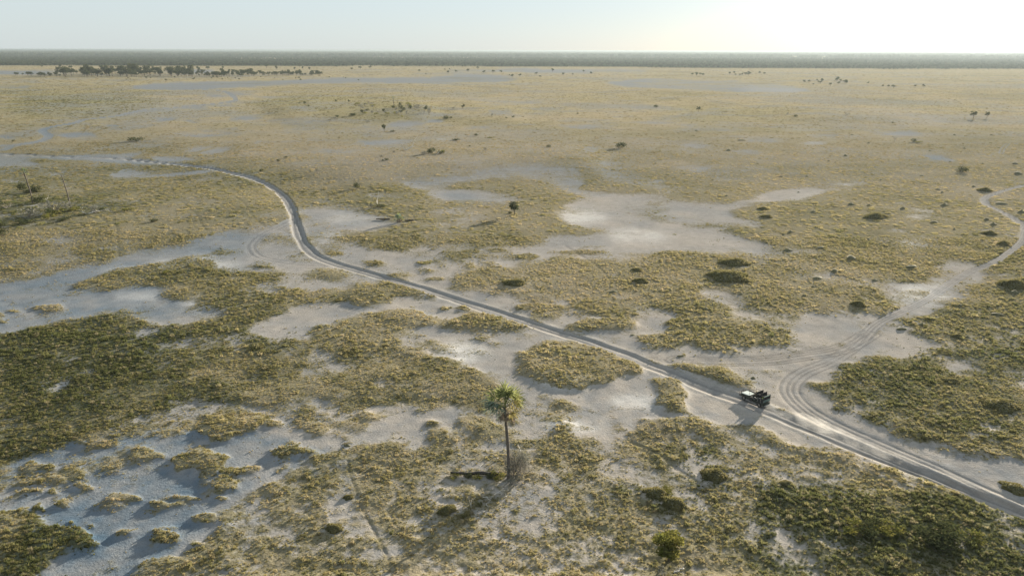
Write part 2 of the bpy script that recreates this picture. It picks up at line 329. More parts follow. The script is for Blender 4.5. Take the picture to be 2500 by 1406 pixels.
# soil tint: 0 warm pale sand, 1 blue-grey clay of the pans with sky reflection put into the blue, white crust separately
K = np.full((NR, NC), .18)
K[YY > 330] = .65; K += .25 * sstep(-XX / YY, .0, .5)  # bluer and darker leftwards: lens vignette put into the soil colour
for s, v in [('-60,680 300,620 520,570 640,560 640,620 400,700 560,770 300,790 -60,840', .9), ('-60,1060 560,1040 800,1100 560,1240 300,1460 -60,1460', .95),  # these two left patches carry the painted vignette as well
             ('600,540 760,510 900,520 880,620 700,650 600,620', .45), ('1075,465 1290,485 1290,495 1075,490', 1.2), ('2227,378 2320,390 2300,399 2227,390', 1.5),
             ('280,200 1310,178 1310,206 600,216 340,223', .75), ('1050,167 1650,170 1650,179 1050,179', .7), ('-60,168 600,168 600,186 -60,186', .8), ('1480,190 1980,195 1980,230 1480,225', .6),
             ('-60,205 100,205 100,222 -60,222', 1.3), ('2350,1080 2560,1130 2560,1250 2350,1190', .35)]:
    poly(K, P(s), v)
K = blur(K, 6, 2) + octs([1.2, 3, 9, 30, 100, 400], lambda l: .21, 151)
CR_ = np.zeros((NR, NC))
for e in '420,650,60,10 300,668,50,7 500,635,40,6 480,745,40,12 340,725,60,10 1560,575,80,12 1420,530,60,14 850,535,60,7 810,583,30,10 2240,595,55,8 2240,528,50,6 1084,342,25,4 1787,269,22,3 1950,320,60,4 2000,483,70,6 2060,453,30,5 130,945,40,12 1720,700,20,8 1300,700,60,10 1400,1040,80,14 1890,222,90,4 2250,720,70,25 560,655,40,8 1130,860,60,24 1985,353,35,4 1380,930,60,20 1560,980,70,16'.split():
    a = [float(v) for v in e.split(',')]; ell(CR_, *a, 1.0)
CR_ = np.clip(blur(CR_, 5, 2) * (.7 + .8 * octs([2, 6, 20, 60], lambda l: .5, 171)), 0, 1)
Kc = np.clip(K, 0, 1.5)[..., None]
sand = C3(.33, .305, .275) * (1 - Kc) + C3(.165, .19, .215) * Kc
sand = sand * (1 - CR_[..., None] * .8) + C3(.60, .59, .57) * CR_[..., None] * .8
loose = np.maximum(track_main, .6 * track_r)[..., None]
sand = sand * (1 - loose * .6) + C3(.27, .265, .26) * loose * .6
band = np.exp(-((dm - 2.3) / .7) ** 2)[..., None] * .32 * (.6 + wob[..., None])
sand = sand * (1 - band) + C3(.50, .475, .43) * band
rt = np.clip(np.maximum.reduce([rut_r * .9, rut_l * .6, rut_c * .8, pathm * .7, ruts(dmw, (.8,), .3) * .8]) * (.75 + .6 * wob), 0, 1)[..., None]
sand = sand * (1 - rt * .46)
def tint_col(t):
    t = np.asarray(t)[..., None]
    a = C3(.30, .245, .15); b = C3(.212, .186, .086); c = C3(.095, .105, .040)
    lo = np.clip(t / .5, 0, 1); hi = np.clip((t - .5) / .5, 0, 1)
    return (a * (1 - lo) + b * lo) * (1 - hi) + c * hi
veg = tint_col(T)
farm = sstep(YY, 320, 800)[..., None]
base = (veg * .56 + sand * (.34 * (1 - .6 * T[..., None]))) * (1 - farm) + (veg * 1.12 + sand * .12) * farm  # shade between tufts (near) and haze glare (far) put into the colour
# far woodland floor
yh = 126.5 + (XX / YY) * 3.0
FRONT = 2770 - 300 * np.clip(XX / YY, -.2, .8) + vnoise(XX, YY, 500., 3) * 120 + vnoise(XX, YY, 140., 4) * 60
wood = sstep(YY, FRONT - 30, FRONT + 60)
gap = np.zeros((NR, NC))
for s in ['560,142.5 900,141 1300,141.5 1300,143.5 900,143 600,144.5', '1250,140.5 1700,142 2100,143 2100,145 1700,145 1250,143', '90,138.5 140,138 140,139.5 90,139.6', '1400,135 2500,139.5 2500,141 1400,136.5', '2000,154 2150,154 2150,156 2000,156', '330,138 450,138 450,139.5 330,139.5']:
    poly(gap, P(s), 1.0)
for s in ['-60,153 -40,153 -60,150', '480,160 800,156 900,160 800,164 600,166']: poly(gap, P(s), .0)
gap = np.clip(gap + sstep(vnoise(XX, YY, 2600., 8) + vnoise(XX, YY, 900., 9) * .5, .62, .8) * (YY > 4500), 0, 1)
wood = wood * (1 - gap)
wc = wood[..., None] * .9
base = base * (1 - wc) + C3(.055, .065, .038) * wc
SR = SR * (1 - wood) - .3 * wood
base = np.clip(base * .88, 0, .8); sand = np.clip(sand * .86, 0, .8)

# ------------------------------------------------------------------ materials
def mat(name, col, rough=.8, **kw):
    m = bpy.data.materials.new(name); m.use_nodes = True
    b = m.node_tree.nodes['Principled BSDF']
    b.inputs['Base Color'].default_value = (*col, 1); b.inputs['Roughness'].default_value = rough
    b.inputs['Specular IOR Level'].default_value = kw.get('spec', .3)
    b.inputs['Metallic'].default_value = kw.get('metal', 0)
    if kw.get('noise'):
        sc, amt = kw['noise']
        n = m.node_tree.nodes; l = m.node_tree.links
        tc = n.new('ShaderNodeTexCoord'); t = n.new('ShaderNodeTexNoise'); t.inputs['Scale'].default_value = sc; t.inputs['Detail'].default_value = 4
        l.new(tc.outputs['Object'], t.inputs['Vector'])
        mx = n.new('ShaderNodeMix'); mx.data_type = 'RGBA'
        mx.inputs[6].default_value = (*[c * (1 - amt) for c in col], 1); mx.inputs[7].default_value = (*[min(c * (1 + amt), .9) for c in col], 1)
        l.new(t.outputs[0], mx.inputs[0]); l.new(mx.outputs[2], b.inputs['Base Color'])
    return m
def leafmat(name, col, col2, inst=False, trans=.35):
    """leaf: diffuse plus light shining through; colour varies from piece to piece"""
    m = bpy.data.materials.new(name); m.use_nodes = True
    n = m.node_tree.nodes; l = m.node_tree.links; n.clear()
    out = n.new('ShaderNodeOutputMaterial'); d = n.new('ShaderNodeBsdfDiffuse'); t = n.new('ShaderNodeBsdfTranslucent'); mx = n.new('ShaderNodeMixShader')
    mx.inputs[0].default_value = trans
    l.new(d.outputs[0], mx.inputs[1]); l.new(t.outputs[0], mx.inputs[2]); l.new(mx.outputs[0], out.inputs[0])
    if inst:
        a = n.new('ShaderNodeAttribute'); a.attribute_type = 'INSTANCER'; a.attribute_name = 'tcol'
        l.new(a.outputs['Color'], d.inputs[0]); l.new(a.outputs['Color'], t.inputs[0])
    else:
        tc = n.new('ShaderNodeTexCoord'); no = n.new('ShaderNodeTexNoise'); no.inputs['Scale'].default_value = 2.2; no.inputs['Detail'].default_value = 3
        l.new(tc.outputs['Object'], no.inputs['Vector'])
        r = n.new('ShaderNodeValToRGB'); r.color_ramp.elements[0].position = .35; r.color_ramp.elements[1].position = .65
        r.color_ramp.elements[0].color = (*col, 1); r.color_ramp.elements[1].color = (*col2, 1)
        l.new(no.outputs[0], r.inputs[0]); l.new(r.outputs[0], d.inputs[0]); l.new(r.outputs[0], t.inputs[0])
    return m

gm = bpy.data.materials.new('plain_soil'); gm.use_nodes = True
n = gm.node_tree.nodes; l = gm.node_tree.links
b = n['Principled BSDF']; b.inputs['Roughness'].default_value = 1; b.inputs['Specular IOR Level'].default_value = 0
at_ = n.new('ShaderNodeAttribute'); at_.attribute_name = 'col'
am = n.new('ShaderNodeAttribute'); am.attribute_name = 'bare'
geo = n.new('ShaderNodeNewGeometry')
def noise(scale, detail=3, rough=.6, vec=None):
    t = n.new('ShaderNodeTexNoise'); t.inputs['Scale'].default_value = scale; t.inputs['Detail'].default_value = detail; t.inputs['Roughness'].default_value = rough
    l.new(vec or geo.outputs['Position'], t.inputs['Vector']); return t.outputs[0]
def math_(op, a, b_=None, c=None):
    q = n.new('ShaderNodeMath'); q.operation = op
    for i, v in enumerate((a, b_, c)):
        if v is None: continue
        if isinstance(v, (int, float)): q.inputs[i].default_value = v
        else: l.new(v, q.inputs[i])
    return q.outputs[0]
n1 = noise(2.6, 4); n2 = noise(.45, 4); n3 = noise(.07, 3); n4 = noise(9.0, 3)
veg_var = math_('ADD', math_('MULTIPLY', n1, 1.2), math_('ADD', math_('MULTIPLY', n2, .6), math_('MULTIPLY', n3, .5)))       # mean 1.15
sand_var = math_('ADD', math_('MULTIPLY', n1, .5), math_('ADD', math_('MULTIPLY', n2, .6), math_('ADD', math_('MULTIPLY', n4, .4), .25)))
asl = n.new('ShaderNodeAttribute'); asl.attribute_name = 'soil'
nb_ = noise(.16, 5, .7); nc_ = noise(1.1, 5, .7)
dist_ = n.new('ShaderNodeVectorMath'); dist_.operation = 'LENGTH'; l.new(geo.outputs['Position'], dist_.inputs[0])
def ramp(v, a, b_):
    q = n.new('ShaderNodeMapRange'); q.inputs[1].default_value = a; q.inputs[2].default_value = b_; q.clamp = True; l.new(v, q.inputs[0]); return q.outputs[0]
n5 = noise(.018, 6, .65); n6 = noise(.0035, 6, .65)
spk = math_('ADD', math_('MULTIPLY', math_('SUBTRACT', nc_, .5), 1.5), math_('MULTIPLY', math_('SUBTRACT', nb_, .5), 1.2))
spk = math_('ADD', spk, math_('MULTIPLY', math_('MULTIPLY', math_('ADD', math_('SUBTRACT', n5, .5), math_('SUBTRACT', n6, .5)), 1.1), ramp(dist_.outputs['Value'], 250, 600)))
BARE = ramp(math_('ADD', am.outputs['Fac'], spk), .30, .72)
vv = n.new('ShaderNodeMix'); vv.data_type = 'FLOAT'
l.new(BARE, vv.inputs[0]); l.new(math_('SUBTRACT', veg_var, .18), vv.inputs[2]); l.new(sand_var, vv.inputs[3])
sc_n = n.new('ShaderNodeVectorMath'); sc_n.operation = 'SCALE'
far_ = math_('MULTIPLY', ramp(dist_.outputs['Value'], 320, 620), math_('SUBTRACT', 1.0, ramp(dist_.outputs['Value'], 2300, 2700)))
open_ = math_('MULTIPLY', math_('MULTIPLY', math_('MAXIMUM', ramp(n5, .50, .60), ramp(n6, .50, .58)), .75), far_)
dk_ = math_('MULTIPLY', math_('MULTIPLY', math_('MAXIMUM', ramp(n6, .46, .36), ramp(n5, .42, .30)), .45), far_)
mo = n.new('ShaderNodeMix'); mo.data_type = 'RGBA'; l.new(math_('MAXIMUM', BARE, math_('MULTIPLY', open_, .7)), mo.inputs[0]); l.new(at_.outputs['Color'], mo.inputs[6]); l.new(asl.outputs['Color'], mo.inputs[7])
mk = n.new('ShaderNodeMix'); mk.data_type = 'RGBA'; mk.inputs[7].default_value = (.15, .14, .09, 1); l.new(dk_, mk.inputs[0]); l.new(mo.outputs[2], mk.inputs[6])
l.new(mk.outputs[2], sc_n.inputs[0]); l.new(vv.outputs[0], sc_n.inputs['Scale'])
l.new(sc_n.outputs[0], b.inputs['Base Color'])
hv = math_('ADD', math_('MULTIPLY', n1, .20), math_('MULTIPLY', n4, .05))
hs = math_('ADD', math_('MULTIPLY', n1, .10), math_('MULTIPLY', n4, .04))
hm = n.new('ShaderNodeMix'); hm.data_type = 'FLOAT'
l.new(BARE, hm.inputs[0]); l.new(hv, hm.inputs[2]); l.new(hs, hm.inputs[3])
bp = n.new('ShaderNodeBump'); bp.inputs['Strength'].default_value = .8; bp.inputs['Distance'].default_value = 1.0
l.new(hm.outputs[0], bp.inputs['Height']); l.new(bp.outputs[0], b.inputs['Normal'])

# ------------------------------------------------------------------ build the sheet, cut along its kinds of surface
uext_l = np.array([-60, -12, -4, -2, -1.4, -1.15]); uext_r = -uext_l[::-1]
ufull = np.concatenate([uext_l, ur, uext_r])
yb = np.array([-3000., -600., -100., 0., 25., 38.])
def padA(A):
    A = np.concatenate([np.repeat(A[:, :1], 6, 1), A, np.repeat(A[:, -1:], 6, 1)], 1)
    return np.concatenate([np.repeat(A[:1], 6, 0), A], 0)
Yf = np.concatenate([yb, Yr])
UU, YF = np.meshgrid(ufull, Yf)
XF = np.clip(UU * np.maximum(YF, 46), -30000, 30000)
HF = padA(Hh); HF[:6] = 0; HF[:, :6] = np.where(np.abs(UU[:, :6]) > 1.2, 0, HF[:, :6]); HF[:, -6:] = np.where(np.abs(UU[:, -6:]) > 1.2, 0, HF[:, -6:])
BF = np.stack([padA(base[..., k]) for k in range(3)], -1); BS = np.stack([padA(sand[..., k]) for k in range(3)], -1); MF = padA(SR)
kind = np.zeros(XF.shape, np.int8)               # 0 grassland, 1 sand flat, 2 track, 3 pan
kind[padA(M) > .5] = 1
trk = np.maximum.reduce([track_main, track_r, track_l, track_f * (YY < 1500), (rut_ff > .4) * 1.0])
PN = np.zeros((NR, NC))
for i in (0, 1, 2, 3, 4, 5): poly(PN, P(SANDS[i][0]), 1)
poly(PN, P('1075,468 1110,465 1180,470 1240,478 1290,490 1240,493 1160,493 1110,487 1085,479'), 1); poly(PN, P('2227,380 2267,380 2320,393 2296,397 2236,389'), 1)
kind[(padA(M) > .5) & (padA(sample(PN, XX + wx, YY + wy)) > .5)] = 3
kind[padA(trk) > .5] = 2
R_, C_ = XF.shape
idx = np.arange(R_ * C_).reshape(R_, C_)
quads = np.stack([idx[:-1, :-1], idx[:-1, 1:], idx[1:, 1:], idx[1:, :-1]], -1).reshape(-1, 4)
fk = kind[:-1, :-1].reshape(-1)
allv = np.stack([XF, YF, HF], -1).reshape(-1, 3); allc = np.concatenate([BF, np.ones(BF.shape[:2] + (1,))], -1).reshape(-1, 4); alls = np.concatenate([BS, np.ones(BS.shape[:2] + (1,))], -1).reshape(-1, 4); allm = MF.reshape(-1)
gx = np.gradient(HF, axis=1) / np.maximum(np.gradient(XF, axis=1), 1e-3); gy = np.gradient(HF, axis=0) / np.maximum(np.gradient(YF, axis=0), 1e-3)
nrm = np.stack([-gx, -gy, np.ones_like(gx)], -1); nrm /= np.linalg.norm(nrm, axis=-1, keepdims=True); nrm = nrm.reshape(-1, 3)
def grid_mesh(name, faces):
    used, inv = np.unique(faces, return_inverse=True)
    me = bpy.data.meshes.new(name)
    me.vertices.add(len(used)); me.vertices.foreach_set('co', allv[used].astype(np.float32).ravel())
    nf = len(faces)
    me.loops.add(nf * 4); me.loops.foreach_set('vertex_index', inv.reshape(-1).astype(np.int32))
    me.polygons.add(nf); me.polygons.foreach_set('loop_start', np.arange(0, nf * 4, 4, dtype=np.int32))
    me.update(calc_edges=True)
    me.polygons.foreach_set('use_smooth', np.ones(nf, bool))
    a = me.attributes.new('col', 'FLOAT_COLOR', 'POINT'); a.data.foreach_set('color', allc[used].astype(np.float32).ravel())
    a = me.attributes.new('soil', 'FLOAT_COLOR', 'POINT'); a.data.foreach_set('color', alls[used].astype(np.float32).ravel())
    a = me.attributes.new('bare', 'FLOAT', 'POINT'); a.data.foreach_set('value', allm[used].astype(np.float32))
    me.materials.append(gm)
    me.normals_split_custom_set_from_vertices(nrm[used].astype(np.float32))
    o = bpy.data.objects.new(name, me); COL.objects.link(o); o['kind'] = 'structure'; return o
for k, nm in enumerate(('grassland_ground', 'sand_flat', 'dirt_track', 'salt_pan')):
    grid_mesh(nm, quads[fk == k])

# ------------------------------------------------------------------ mesh helpers
class MB:
    def __init__(s): s.v = []; s.f = []; s.m = []; s.mi = 0
    def quad(s, a, b, c, d):
        k = len(s.v); s.v += [tuple(a), tuple(b), tuple(c), tuple(d)]; s.f.append((k, k + 1, k + 2, k + 3)); s.m.append(s.mi)
    def tri(s, a, b, c):
        k = len(s.v); s.v += [tuple(a), tuple(b), tuple(c)]; s.f.append((k, k + 1, k + 2)); s.m.append(s.mi)
    def tube(s, pts, rads, n=6, cap=True):
        pts = [Vector(p) for p in pts]; rings = []
        for i, p in enumerate(pts):
            d = (pts[min(i + 1, len(pts) - 1)] - pts[max(i - 1, 0)])
            if d.length < 1e-6: d = Vector((0, 0, 1))
            d.normalize()
            a = d.cross(Vector((0, 0, 1)) if abs(d.z) < .9 else Vector((1, 0, 0))).normalized(); b_ = d.cross(a)
            k = len(s.v)
            for j in range(n):
                t = 2 * math.pi * j / n; s.v.append(tuple(p + (a * math.cos(t) + b_ * math.sin(t)) * rads[i]))
            rings.append(k)
        for r0, r1 in zip(rings[:-1], rings[1:]):
            for j in range(n):
                s.f.append((r0 + j, r0 + (j + 1) % n, r1 + (j + 1) % n, r1 + j)); s.m.append(s.mi)
        if cap:
            s.f.append(tuple(range(rings[0] + n - 1, rings[0] - 1, -1))); s.m.append(s.mi)
            s.f.append(tuple(range(rings[-1], rings[-1] + n))); s.m.append(s.mi)
    def box(s, c, size, rot=None, bev=0):
        hx, hy, hz = [q / 2 for q in size]; k = len(s.v)
        for x in (-hx, hx):
            for y in (-hy, hy):
                for z in (-hz, hz):
                    p = Vector((x, y, z))
                    if rot: p = rot @ p
                    s.v.append(tuple(p + Vector(c)))
        for q in ((0, 1, 3, 2), (4, 6, 7, 5), (0, 4, 5, 1), (2, 3, 7, 6), (0, 2, 6, 4), (1, 5, 7, 3)):
            s.f.append(tuple(k + i for i in q)); s.m.append(s.mi)
    def mesh(s, name, mats, smooth=False, bevel=0):
        me = bpy.data.meshes.new(name); me.from_pydata(s.v, [], s.f)
        for m_ in (mats if isinstance(mats, (list, tuple)) else [mats]): me.materials.append(m_)
        me.polygons.foreach_set('material_index', s.m)
        if smooth: me.polygons.foreach_set('use_smooth', [True] * len(s.f))
        me.update()
        return me
def link(name, me, parent=None, loc=(0, 0, 0), rot=(0, 0, 0), scale=(1, 1, 1)):
    o = bpy.data.objects.new(name, me); COL.objects.link(o)
    o.location = loc; o.rotation_euler = rot; o.scale = scale
    if parent: o.parent = parent
    return o
def tag(o, label, cat, group=None):
    o['label'] = label; o['category'] = cat
    if group: o['group'] = group
    return o
def root(name, loc, label, cat, group=None, rz=0, sc=(1, 1, 1)):
    return tag(link(name, None, None, loc, (0, 0, rz), sc), label, cat, group)
R = random.Random(11)
def rvec(r=1.0):
    while True:
        v = Vector((R.uniform(-1, 1), R.uniform(-1, 1), R.uniform(-1, 1)))
        if .01 < v.length <= 1: return v * r

# ------------------------------------------------------------------ grass: tufts scattered over the ground (one instanced mass)
tuft_mat = leafmat('grass_blades', None, None, inst=True, trans=.5)
lib = bpy.data.collections.new('tuft_library')
def tuft(name, nb, h, r, wd):
    mb = MB()
    for k in range(nb):
        a = R.uniform(0, 2 * math.pi); q = r * math.sqrt(R.random()); bx, by = q * .75 * math.cos(a), q * .75 * math.sin(a)
        lean = R.uniform(.1, .75); hh = h * R.uniform(.55, 1.1) * (1 - .35 * (q / r) ** 2); ta = a + R.uniform(-.6, .6)
        tx, ty = bx + math.cos(ta) * lean * hh * .7, by + math.sin(ta) * lean * hh * .7
        pa = R.uniform(0, math.pi); dx, dy = math.cos(pa) * wd / 2, math.sin(pa) * wd / 2
        mb.quad((bx - dx, by - dy, -.08), (bx + dx, by + dy, -.08), (tx + dx * .45, ty + dy * .45, hh), (tx - dx * .45, ty - dy * .45, hh * .93))
    o = bpy.data.objects.new(name, mb.mesh(name, tuft_mat)); lib.objects.link(o); return o
for k in range(4): tuft('a_tuft%d' % k, 34, .17 + .04 * k, .24 + .03 * k, .07)
for k in range(3): tuft('b_clump%d' % k, 60, .20, .75, .15)
for k in range(2): tuft('c_patch%d' % k, 70, .34, 2.4, .4)

def gn_scatter(name, pts, cols, scl, rot, idxs, coll):
    me = bpy.data.meshes.new(name + '_points'); me.vertices.add(len(pts)); me.vertices.foreach_set('co', pts.astype(np.float32).ravel())
    a = me.attributes.new('tcol', 'FLOAT_COLOR', 'POINT'); a.data.foreach_set('color', np.concatenate([cols, np.ones((len(cols), 1))], 1).astype(np.float32).ravel())
    a = me.attributes.new('scl', 'FLOAT_VECTOR', 'POINT'); a.data.foreach_set('vector', scl.astype(np.float32).ravel())
    a = me.attributes.new('rotz', 'FLOAT_VECTOR', 'POINT'); a.data.foreach_set('vector', np.stack([rot * 0, rot * 0, rot], -1).astype(np.float32).ravel())
    a = me.attributes.new('vidx', 'INT', 'POINT'); a.data.foreach_set('value', idxs.astype(np.int32))
    o = bpy.data.objects.new(name, me); COL.objects.link(o); o['kind'] = 'stuff'
    ng = bpy.data.node_groups.new(name, 'GeometryNodeTree')
    ng.interface.new_socket('Geometry', in_out='INPUT', socket_type='NodeSocketGeometry'); ng.interface.new_socket('Geometry', in_out='OUTPUT', socket_type='NodeSocketGeometry')
    N = ng.nodes; L = ng.links
    gi = N.new('NodeGroupInput'); go = N.new('NodeGroupOutput'); ip = N.new('GeometryNodeInstanceOnPoints')
    ci = N.new('GeometryNodeCollectionInfo'); ci.inputs['Collection'].default_value = coll; ci.inputs['Separate Children'].default_value = True; ci.inputs['Reset Children'].default_value = True
    def na(nm, ty):
        q = N.new('GeometryNodeInputNamedAttribute'); q.data_type = ty; q.inputs['Name'].default_value = nm; return q.outputs['Attribute']
    er = N.new('FunctionNodeEulerToRotation'); L.new(na('rotz', 'FLOAT_VECTOR'), er.inputs[0])
    L.new(gi.outputs[0], ip.inputs['Points']); L.new(ci.outputs[0], ip.inputs['Instance']); ip.inputs['Pick Instance'].default_value = True
    L.new(na('vidx', 'INT'), ip.inputs['Instance Index']); L.new(er.outputs[0], ip.inputs['Rotation']); L.new(na('scl', 'FLOAT_VECTOR'), ip.inputs['Scale'])
    L.new(ip.outputs[0], go.inputs[0])
    md = o.modifiers.new('scatter', 'NODES'); md.node_group = ng
    return o
def candidates(ya, yb_, dens, um=.92):
    nn = int(um * (yb_ ** 2 - ya ** 2) * dens)
    Yp = np.sqrt(rng.uniform(ya * ya, yb_ * yb_, nn)); Xp = rng.uniform(-um, um, nn) * Yp
    return Xp, Yp
pts, cols, scl, rots, ids = [], [], [], [], []
for ya, yb_, dens, i0, i1, lo, hi in ((60, 130, 15, 0, 4, .32, .78), (130, 230, 5.5, 0, 4, .5, 1.15), (230, 480, .55, 4, 7, .7, 1.2), (480, 1300, .11, 4, 7, .8, 1.7), (1300, 2800, .012, 7, 9, .8, 1.6)):
    Xp, Yp = candidates(ya, yb_, dens)
    sr_q = sample(SR, Xp, Yp); g = np.clip((.74 - sr_q) / .56, 0, 1); gs_ = sample(Gsoft, Xp, Yp); tk_ = sample(track_main + track_r + track_l, Xp, Yp); t_ = sample(T, Xp, Yp); pth = sample(pathm, Xp, Yp)
    clump = vnoise(Xp, Yp, 2.2, 201) * .35 + vnoise(Xp, Yp, .7, 202) * .45 + vnoise(Xp, Yp, 9., 203) * .35
    pr = np.maximum(g * np.clip(.34 + .5 * clump + .4 * t_, .05, 1), (.30 * np.clip(gs_, 0, .6) * (clump > .12) + .035 * (clump > .15)) * (tk_ < .1)) * (1 - pth)
    keep = (rng.random(len(Xp)) < pr)
    Xp, Yp, t_, clump, g = Xp[keep], Yp[keep], t_[keep], clump[keep], g[keep]
    zp = sample(Hh, Xp, Yp)
    t2 = np.clip(t_ + rng.normal(0, .13, len(t_)) + clump * .10, 0, 1)
    c = np.clip(tint_col(t2) * rng.uniform(1.1, 1.7, (len(t2), 1)) * (1 - .42 * sstep(Yp, 200, 520))[:, None] * (1.08 - .38 * t_)[:, None], 0, .6)  # blades lifted above the soil tone: sunlit tops put into the colour
    rr_ = rng.random(len(t2))[:, None]; c = np.where(rr_ < .12, c * .55 + C3(.15, .125, .085), c); c = np.where(rr_ > .90, c * .5 + C3(.035, .04, .02), c)
    s = rng.uniform(lo, hi, len(t2)) * np.exp(rng.normal(0, .26, len(t2))) * (.78 + .35 * t_ + .35 * np.clip(clump, -.6, .8)) * (.5 + .5 * g)
    pts.append(np.stack([Xp, Yp, zp], -1)); cols.append(c); scl.append(np.stack([s, s, s * rng.uniform(.65, 1.5, len(s)) * (.62 + .5 * t_)], -1)); rots.append(rng.uniform(0, 6.28, len(s))); ids.append(rng.integers(i0, i1, len(s)))
gn_scatter('grass', np.concatenate(pts), np.concatenate(cols), np.concatenate(scl), np.concatenate(rots), np.concatenate(ids), lib)

# ------------------------------------------------------------------ far woodland (a wood that reads as one mass)
wood_mat = leafmat('woodland_leaves', None, None, inst=True, trans=.15)
wlib = bpy.data.collections.new('wood_library')
def blobcrown(name, h, r, nl, ls, n0=7):
    mb = MB(); mb.mi = 0
    mb.tube([(0, 0, -.5), (0, 0, h * .5)], [r * .07, r * .04], 4)
    cs = [Vector((R.uniform(-.6, .6) * r, R.uniform(-.6, .6) * r, h * R.uniform(.45, .85))) for _ in range(n0)]
    for k in range(nl):
        c = R.choice(cs) + rvec(r * .5); d = rvec(1).normalized(); a = d.orthogonal().normalized() * ls * R.uniform(.6, 1.2); b_ = d.cross(a).normalized() * ls * R.uniform(.6, 1.2)
        mb.quad(c - a, c - b_, c + a, c + b_)
    return mb.mesh(name, wood_mat)
for k in range(4):
    o = bpy.data.objects.new('crown%d' % k, blobcrown('crown%d' % k, 8, 4.5, 60, 1.5)); wlib.objects.link(o)
for k in range(3):
    o = bpy.data.objects.new('grove%d' % k, blobcrown('grove%d' % k, 10, 26, 90, 5.5, 24)); wlib.objects.link(o)
pts, cols, scl, rots, ids = [], [], [], [], []
for ya, yb_, dens, i0, i1 in ((2250, 3600, 1 / 170., 0, 4), (3600, 6500, 1 / 420., 0, 4), (6500, 16000, 1 / 6000., 4, 7), (16000, 29500, 1 / 30000., 4, 7)):
    Xp, Yp = candidates(ya, yb_, dens, .80)
    wd = sample(wood, Xp, Yp)
    thin = vnoise(Xp, Yp, 220., 301) * .5 + .75
    keep = rng.random(len(Xp)) < wd * thin
    Xp, Yp = Xp[keep], Yp[keep]
    c = C3(.052, .062, .034) * rng.uniform(.6, 1.5, (len(Xp), 1)) + C3(.02, .012, .008) * rng.random((len(Xp), 1))
    s = rng.uniform(.55, 1.25, len(Xp))
    pts.append(np.stack([Xp, Yp, Xp * 0], -1)); cols.append(c); scl.append(np.stack([s, s, s], -1)); rots.append(rng.uniform(0, 6.28, len(s))); ids.append(rng.integers(i0, i1, len(s)))
o = gn_scatter('far_woodland', np.concatenate(pts), np.concatenate(cols), np.concatenate(scl), np.concatenate(rots), np.concatenate(ids), wlib)
# ------------------------------------------------------------------ the air
hz = MB(); hz.box((0, 0, 27.2), (62000, 62000, 60.8))
hm_ = bpy.data.materials.new('haze_air'); hm_.use_nodes = True
hn = hm_.node_tree.nodes; hn.remove(hn['Principled BSDF'])
pv = hn.new('ShaderNodeVolumePrincipled'); pv.inputs['Color'].default_value = (.23, .275, .30, 1); pv.inputs['Density'].default_value = 0.00009; pv.inputs['Anisotropy'].default_value = .35
hm_.node_tree.links.new(pv.outputs[0], hn['Material Output'].inputs['Volume'])
o = link('haze', hz.mesh('haze', hm_)); o['kind'] = 'stuff'
# ------------------------------------------------------------------ materials of the things
m_trunk = mat('palm_trunk', (.11, .095, .08), .9, noise=(3, .45))
m_bark = mat('bark', (.10, .08, .06), .9, noise=(4, .4))
m_bleach = mat('bleached_wood', (.50, .48, .44), .8, noise=(5, .25))
m_twig = mat('dry_twigs', (.27, .24, .20), .9, noise=(3, .3))
m_frond = leafmat('palm_green', (.15, .18, .07), (.25, .265, .11), trans=.5)
m_frondb = leafmat('palm_bluegreen', (.10, .14, .11), (.16, .20, .15), trans=.35)
m_frondy = leafmat('palm_yellow', (.22, .20, .07), (.29, .24, .09), trans=.5)
m_dead = leafmat('palm_dead', (.16, .13, .10), (.26, .21, .15), trans=.2)
m_leaf = leafmat('leaf_olive', (.11, .12, .03), (.24, .215, .06), trans=.45)
m_leafd = leafmat('leaf_dark', (.045, .055, .025), (.09, .095, .04), trans=.3)
m_leafg = leafmat('leaf_grey', (.15, .155, .13), (.22, .21, .17), trans=.25)
m_mound = mat('dark_mound_soil', (.105, .10, .055), .95, noise=(9, .5))
m_moundg = leafmat('mound_grass', (.12, .12, .05), (.22, .19, .085), trans=.35)

# ------------------------------------------------------------------ builders of plants
def leaves_mesh(name, blobs, nl, ls, m, flat=.5):
    """many small leaf faces spread through a set of overlapping lobes"""
    mb = MB(); tot = sum(b_[1] ** 2 for b_ in blobs)
    for c, r, sq in blobs:
        for _ in range(max(4, int(nl * r * r / tot))):
            d = rvec(1).normalized() * (R.random() ** .4); p = Vector(c) + Vector((d.x * r, d.y * r, d.z * r * sq))
            nn = (rvec(1) + Vector((0, 0, flat))).normalized(); a = nn.orthogonal().normalized(); b_ = nn.cross(a)
            t = R.uniform(0, 6.28); u_ = a * math.cos(t) + b_ * math.sin(t); v_ = nn.cross(u_)
            q = ls * R.uniform(.6, 1.3)
            mb.quad(p - u_ * q, p - v_ * q * .5, p + u_ * q, p + v_ * q * .5)
    return mb.mesh(name, m)
def branch(mb, p, d, L, r, depth, n=3, spread=.7, up=.15):
    pts = [p]; dd = d.normalized()
    for k in range(3):
        dd = (dd + rvec(.28) + Vector((0, 0, up * .3))).normalized(); pts.append(pts[-1] + dd * L / 3)
    mb.tube(pts, [r, r * .8, r * .65, r * .5], 4 if depth > 1 else 3, cap=False)
    if depth <= 0: return [pts[-1]]
    ends = []
    for k in range(n):
        s_ = pts[R.choice((1, 2, 3))] if k else pts[-1]
        ends += branch(mb, s_, (dd + rvec(spread) + Vector((0, 0, up))).normalized(), L * R.uniform(.55, .8), r * .55, depth - 1, n, spread, up)
    return ends
